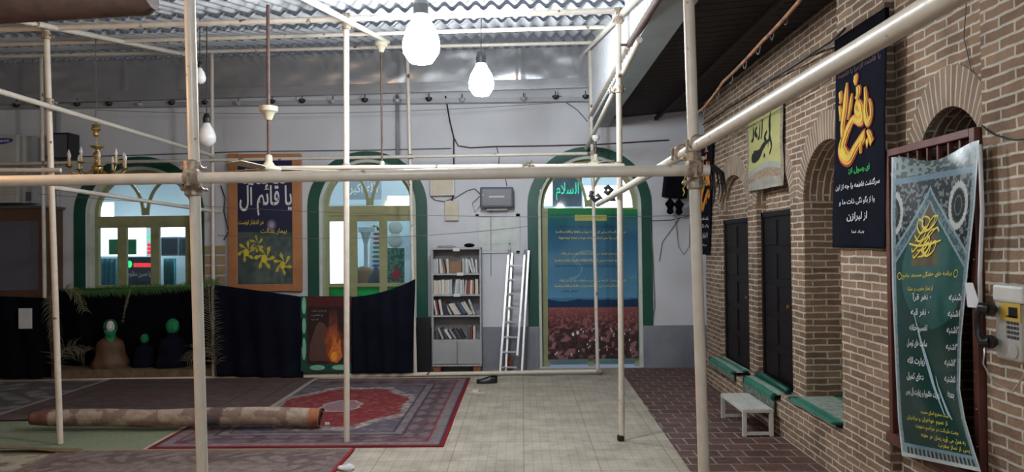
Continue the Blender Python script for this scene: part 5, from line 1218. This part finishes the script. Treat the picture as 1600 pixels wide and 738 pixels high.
for l, pts, L, n, m_, sd_ in (
    ('grey dry palm frond fanning out beside the left post above the platform', [(88, 588), (92, 560), (102, 545), (118, 542), (134, 552)], .26, 22, 'drystraw', 4),
    ('dry palm frond standing tall at the right end of the niche', [(338, 588), (334, 540), (328, 490), (326, 446)], .20, 34, 'drystraw', 5),
    ('greenish palm frond drooping from the garland at its left end', [(96, 455), (110, 452), (124, 462), (132, 488)], .16, 20, 'frond', 6),
    ('thin pale palm leaf hanging from the middle of the garland', [(204, 452), (200, 466), (196, 480), (191, 506)], .05, 12, 'drystraw', 7),
    ('dry palm frond arching behind the right thick post', [(338, 560), (322, 545), (305, 548), (290, 566)], .2, 20, 'drystraw', 8),
    ('brown palm frond hanging behind the left middle post', [(80, 455), (78, 475), (82, 500), (88, 530)], .2, 20, 'drystraw', 9)):
    P = Pp(pts, YL-.06); t = thing('palm_frond', l, 'palm frond', P[0]); frond(t, None, P, L, n, m_, sd_)
gt_ = thing('leaf_garland', 'long green leaf garland along the top of the figure niche', 'garland', PY(210, 452, YL+.0))
P = Pp([(92, 452), (130, 456), (170, 455), (205, 452), (250, 451), (300, 447), (342, 440)], YL+.0); frond(gt_, None, P, .12, 110, 'frondtape', 10, droop=.2)
# ================================================================== CHANDELIER, FANS, HANGING LAMPS
YCH = 8.0; cc = PY(152, 268, YCH); k = YCH/F
ch = thing('chandelier', 'brass chandelier with candle bulbs hanging before the left window', 'chandelier', cc)
MB().lathe(cc+Vector((0, 0, -.02)), [(.015, 0), (.05, .03), (.06, .06), (.03, .10), (.022, .14), (.04, .17), (.045, .20), (.02, .23), (.02, .25), (.07, .275), (.075, .285), (.01, .29)], 18).build('centre_stem', 'brass', ch, smooth=True)
c2 = PY(150, 206, YCH); MB().lathe(c2+Vector((0, 0, -.05)), [(.02, 0), (.03, .02), (.022, .045), (.045, .07), (.05, .085), (.035, .10), (.045, .12), (.02, .125)], 16).build('ceiling_cup', 'brass', ch, smooth=True)
MB().tube([cc+Vector((0, 0, .26)), c2], .006, 6).build('chain', 'brass', ch); MB().tube([c2, Vector((c2.x, c2.y, roofz(c2.x, c2.y)-.04))], .004, 6).build('hanging_wire', 'wire', ch)
M['frostbulb'] = mat('frosted_bulb', (.75, .76, .74), .3); M['candle'] = mat('candle_sleeve', (.62, .50, .26), .4)
for i in range(10):
    a = 2*math.pi*i/10+.25; rr_ = .27; e = cc+Vector((rr_*math.cos(a), rr_*math.sin(a), .02+.035*(i % 2)))
    arm = MB().tube([cc+Vector((0, 0, .05)), cc+Vector((.5*rr_*math.cos(a), .5*rr_*math.sin(a), -.05)), cc+Vector((.9*rr_*math.cos(a), .9*rr_*math.sin(a), -.03)), e], .007, 6).build('arm', 'brass', ch, smooth=True)
    MB().lathe(e, [(.012, 0), (.038, .012), (.036, .018), (.012, .02)], 12).build('drip_dish', 'brass', arm)
    MB().lathe(e+Vector((0, 0, .018)), [(.013, 0), (.013, .075)], 10).build('candle_sleeve', 'candle', arm)
    MB().lathe(e+Vector((0, 0, .093)), [(.009, 0), (.017, .02), (.017, .035), (.006, .07), (.001, .078)], 10).build('candle_bulb', 'frostbulb', arm)
def fan(c, label, bell=None, rod=.014, yaw=0, top=None, blen=.55, canopy=None):
    c = Vector(c); t = thing('ceiling_fan', label, 'ceiling fan', c)
    MB().lathe(c+Vector((0, 0, -.04)), [(.03, 0), (.09, .008), (.105, .03), (.10, .05), (.05, .07), (.03, .10), (.028, .15), (.012, .16)], 20).build('motor', 'cream', t, smooth='auto')
    z = top or roofz(c.x, c.y)-.03; MB().tube([c+Vector((0, 0, .1)), Vector((c.x, c.y, z))], rod, 10).build('rod', 'rust', t)
    for i in range(3):
        a = yaw+i*2*math.pi/3; d = Vector((math.cos(a), math.sin(a), 0)); s = Vector((-math.sin(a), math.cos(a), .12))
        m = MB(); m.add([c+d*.10-s*.03, c+d*.10+s*.03, c+d*.20+s*.06, c+d*blen+s*.07, c+d*(blen+.02)+s*.0, c+d*blen-s*.07, c+d*.2-s*.06], [(0, 1, 2, 3, 4, 5, 6)]); m.build('blade', 'cream', t, solid=.006)
    if bell is not None: MB().lathe(Vector((c.x, c.y, bell)), [(.025, 0), (.035, .02), (.05, .06), (.075, .075), (.078, .115), (.02, .12)], 18).build('canopy', 'cream', t, smooth='auto')
    return t
c = PY(420, 264, 6.4); fan(c, 'cream ceiling fan with a bell half way up its rod before the framed poster', PY(418, 188, 6.4).z, yaw=.35)
c = PY(597, 268, 8.6); fan(c, 'ceiling fan on a long thin rod before the middle window', PY(594, 82, 8.6).z-.0, .011, yaw=1.3, blen=.45)
c = PY(931, 256, 9.3); fan(c, 'short-rod ceiling fan before the arched door', None, .012, yaw=.9, top=PY(931, 214, 9.3).z, blen=.35); MB().lathe(PY(931, 221, 9.3), [(.02, 0), (.045, .03), (.05, .07), (.02, .075)], 14).build('canopy_cup', 'white', bpy.data.objects['ceiling_fan.002'])
for (x, y, Y, s, l) in ((312, 118, 7.0, .6, 'unlit white bulb on a long cord high beside the left thick post'), (323, 210, 7.4, .95, 'unlit white lamp on a black cord right of the left thick post')):
    bulb(PY(x, y, Y), s, l, 'frostbulb')
# ================================================================== THINGS SEEN THROUGH THE WINDOWS (in the hall)
M['glowwhite'] = mat('white_glow', (1, 1, 1), .5, emit=(.90, .97, 1), es=2.2)  # emission that stands in for overexposed white in the hall
M['teal'] = mat('teal_curtain', (.06, .33, .38), .8, 0, (.04, .24, .30), 30); M['brightgreen'] = mat('bright_green_sheet', (.03, .62, .14), .5); M['hallwhite'] = mat('hall_white_paint', (.8, .85, .86), .6)
M['halldark'] = mat('hall_dark_cloth', (.06, .08, .11), .8); M['hallgrey'] = mat('hall_grey_board', (.30, .38, .44), .7)
YH = 14.6
rectbox('glow_panel', 'added glowing white panel at the back of the hall seen through the middle window', 'window', 516, 345, 546, 447, YH, .06, 'glowwhite')  # added emissive panel giving the overexposed white its glow
rectbox('green_sheet', 'bright green sheet behind the lowest panes of the middle window', 'sheet', 508, 446, 650, 505, YB+.27, .01, 'brightgreen')
cl_ = thing('hall_column', 'thin white column standing in the hall behind the middle window', 'column', PZ(572, 520)); c = PY(572, 447, 13.4)
MB().lathe((c.x, 13.4, 0), [(.06, 0), (.06, .1), (.035, .14), (.035, PY(572, 372, 13.4).z-.1), (.05, PY(572, 372, 13.4).z-.05), (.09, PY(572, 362, 13.4).z)], 16).build('shaft', 'hallwhite', cl_); bx(MB(), 560, 355, 586, 363, 13.32, .16).build('capital', 'hallwhite', cl_)
f = surf4(PY(577, 430, 14.0), PY(600, 430, 14.0), PY(602, 350, 14.0), PY(579, 350, 14.0), nrm=(0, -1, 0)); st = thing('tile_strip_banner', 'white hanging strip with a column of coloured hexagons in the hall', 'banner', f(.5, 0))
m = MB(); m.grid(f, 2, 2); m.build('strip', 'hallwhite', st, solid=.01)
M['hexp'] = mat('purple_hexagon', (.25, .10, .16), .6); M['hexg'] = mat('green_hexagon', (.06, .25, .16), .6); M['hexb'] = mat('blue_hexagon', (.08, .16, .42), .6)
for i in range(9): decal(f, [ring(.5, .80-.088*i, .36, .030, n=6)], ('hexp', 'hexg', 'hexb')[i//3], st, 'hexagon', off=.008)
strokes(f, [[(.2, .88), (.4, .94), (.6, .88), (.8, .94)], [(.2, .97), (.5, .90), (.8, .98)]], 'halldark', st, .12, 'lettering', off=.008)
hb_ = MB(); c = PY(568, 447, 13.0); hb_.lathe((c.x, 13.0, .5), [(.22, 0), (.22, PY(568, 430, 13).z-.5), (.19, PY(568, 424, 13).z-.5), (.10, PY(568, 418, 13).z-.5), (.0, PY(568, 416, 13).z-.5)], 24, sy=.3); M['hallbrown'] = mat('hall_brown_wood', (.30, .17, .10), .6); hb_.build('arched_board', 'hallbrown', smooth=True, label='brown round-topped board in the hall behind the middle window', cat='board')
m = MB(); c = PY(588, 447, 12.8); m.lathe((c.x, 12.8, .6), [(.14, 0), (.13, PY(588, 436, 12.8).z-.6), (.06, PY(588, 426, 12.8).z-.6), (.01, PY(588, 413, 12.8).z-.6)], 16); m.build('dark_cone', 'halldark', smooth=True, label='dark pointed shape in the hall behind the middle window', cat='ornament')
f = surf4(PY(605, 446, 13.6), PY(632, 446, 13.6), PY(632, 388, 13.6), PY(605, 388, 13.6), nrm=(0, -1, 0)); gh = thing('green_hall_banner', 'ornate green banner with a red emblem behind the middle window', 'banner', f(.5, 0))
m = MB(); m.grid(f, 30, 60, lambda u, v: mixc((.03, .14, .09), (.20, .36, .28), (vnoise(u*12, v*22) > .5)*.7)); m.build('cloth', 'vcloth', gh, solid=.01)
decal(f, [[(.25, .30), (.4, .38), (.5, .58), (.62, .4), (.85, .34), (.75, .22), (.6, .2), (.45, .12), (.3, .18)]], M['txtred'] if False else mat('red_emblem', (.55, .03, .05), .6), gh, 'red_emblem', off=.008)
for i, (x, y, r_) in enumerate(((618, 356, 11), (618, 376, 12))):
    c = PY(x, y, 14.2); MB().lathe(c, [(r_*14.2/F, 0), (r_*14.2/F, .02), (r_*.7*14.2/F, .03), (r_*.3*14.2/F, .035)], 20, (0, -1, 0)).build('round_plaque', 'greybody', label='%s pale round plaque on the hall wall behind the middle window' % ('upper', 'lower')[i], cat='plaque')
f = surf4(PY(630, 400, 15.3), PY(648, 400, 15.3), PY(648, 362, 15.3), PY(630, 362, 15.3), nrm=(0, -1, 0)); wsn = thing('wall_script', 'white script letter on the hall wall behind the middle window', 'lettering', f(.5, 0)); strokes(f, [[(.75, 1), (.72, .6), (.66, .25), (.35, .12), (.15, .3), (.25, .5)], [(.5, .6), (.35, .5), (.6, .4)]], 'hallwhite', wsn, .16)
f = surf4(PY(540, 312, 14.6), PY(596, 312, 14.6), PY(596, 280, 14.6), PY(540, 280, 14.6), nrm=(0, -1, 0)); ws2 = thing('dark_sign', 'dark sign with white script seen in the fanlight of the middle window', 'sign', f(.5, 0)); m = MB(); m.grid(f, 2, 2); m.build('board', 'hallgrey', ws2, solid=.02); text(f, [('الله اکبر', .5, .5, .6, .8)], 'hallwhite', ws2, 'lettering', off=.015, bold=.02)
rectbox('glow_patch', 'added glowing white panel in the fanlight of the middle window', 'panel', 606, 306, 655, 327, 14.5, .05, 'glowwhite')  # emissive panel added for a bright patch of the lit hall
rectbox('glow_patch', 'added glowing white panel at the left in the fanlight of the left window', 'panel', 132, 316, 176, 346, 14.5, .05, 'glowwhite')  # emissive panel added to brighten this fanlight
rectbox('glow_panel', 'added glowing white panel seen through the left panes of the left window', 'window', 140, 352, 226, 401, YH, .06, 'glowwhite')  # added emissive panel, brightens the white hall wall here
rectbox('glow_panel', 'added glowing white panel seen through the right pane of the left window', 'window', 244, 350, 300, 372, YH, .06, 'glowwhite')  # another added emissive panel before the white hall wall
gw = thing('green_shutter', 'green two-pane shutter on the white hall wall behind the left window', 'shutter', PY(190, 398, YH-.1)); bx(MB(), 170, 374, 189, 398, YH-.1, .04).build('leaf', 'greencloth', gw); bx(MB(), 191, 374, 212, 398, YH-.1, .04).build('leaf', 'greencloth', gw)
for x0_, x1_, l in ((140, 186, 'teal curtain behind the left pane of the left window'), (256, 274, 'narrow teal curtain behind the right pane of the left window')):
    m = MB(); a, b = PY(x0_, 480, 13.0), PY(x1_, 404, 13.0); m.grid(lambda u, v: Vector((a.x+(b.x-a.x)*u, 13.0+.03*math.sin(u*40), a.z+(b.z-a.z)*v)), 60, 3); m.build('teal_curtain', 'teal', smooth=True, solid=.004, label=l, cat='curtain')
for x0_, x1_, l in ((251, 279, 'dark grey speaker left of two in the hall behind the left window'), (282, 302, 'dark grey speaker right of two in the hall behind the left window')):
    t = thing('hall_speaker', l, 'speaker', PY((x0_+x1_)/2, 398, 14.0)); bx(MB(), x0_, 370, x1_, 400, 14.0, .25).build('body', 'hallgrey', t, bevel=.02); bx(MB(), x0_+2, 373, x1_-2, 397, 13.99, .012).build('grille', 'halldark', t)
f = surf4(PY(195, 448, 12.6), PY(240, 448, 12.6), PY(240, 402, 12.6), PY(195, 402, 12.6), nrm=(0, -1, 0)); bs_ = thing('black_sign', 'black sign with red bar and white script behind the left window', 'sign', f(.5, 0)); m = MB(); m.grid(f, 2, 2); m.build('board', 'halldark', bs_, solid=.02)
M['redled'] = mat('red_led', (.8, .05, .05), .5, emit=(1, .04, .05), es=.9); M['greenled'] = mat('green_led', (.05, .7, .2), .5, emit=(.05, 1, .3), es=.9)
decal(f, [[(.32, .66), (.92, .66), (.92, .80), (.32, .80)]], 'redled', bs_, 'red_bar', off=.014); decal(f, [ring(.18, .76, .09, .12)], 'greenled', bs_, 'green_lamp', off=.014); text(f, [('یا حسین مظلوم', .52, .40, .26, .78)], 'hallwhite', bs_, 'lettering', off=.014, bold=.02)
for i, (y, k_) in enumerate(((371, 'greenled'), (383, 'redled'), (389, 'redled'), (395, 'redled'))): rectbox('indicator_light', '%s indicator light behind the left window, %s from the top' % ('green' if k_ == 'greenled' else 'red', od[i]), 'light', 230, y-2.5, 236, y+2.5, 14.2, .03, k_, .01, group='indicator lights in the hall')
# door fanlight: sign with green glowing script
f = surf4(PY(864, 323, 13.2), PY(909, 323, 13.2), PY(909, 270, 13.2), PY(864, 270, 13.2), nrm=(0, -1, 0)); ns = thing('script_sign', 'grey sign with glowing green script in the fanlight of the arched door', 'sign', f(.5, 0)); m = MB(); m.grid(f, 2, 2); m.build('board', 'hallgrey', ns, solid=.02)
M['neon'] = mat('green_glow', (.05, .7, .5), .5, emit=(.04, .85, .50), es=.9); text(f, [('السلام', .5, .45, .52, .78)], 'neon', ns, 'green_lettering', off=.016, bold=-.005)
for x0_, y0_, x1_, y1_, l in ((836, 250, 862, 322, 'added glowing white panel left in the fanlight of the arched door'), (912, 290, 965, 325, 'added glowing white panel right in the fanlight of the arched door'), (968, 262, 1004, 325, 'added glowing white panel at the far right in the fanlight of the arched door'), (838, 328, 858, 352, 'added glowing white panel behind the top left pane of the arched door')): rectbox('glow_patch', l, 'panel', x0_, y0_, x1_, y1_, 14.5, .05, 'glowwhite')  # emissive panels added for the brightness behind the door glass
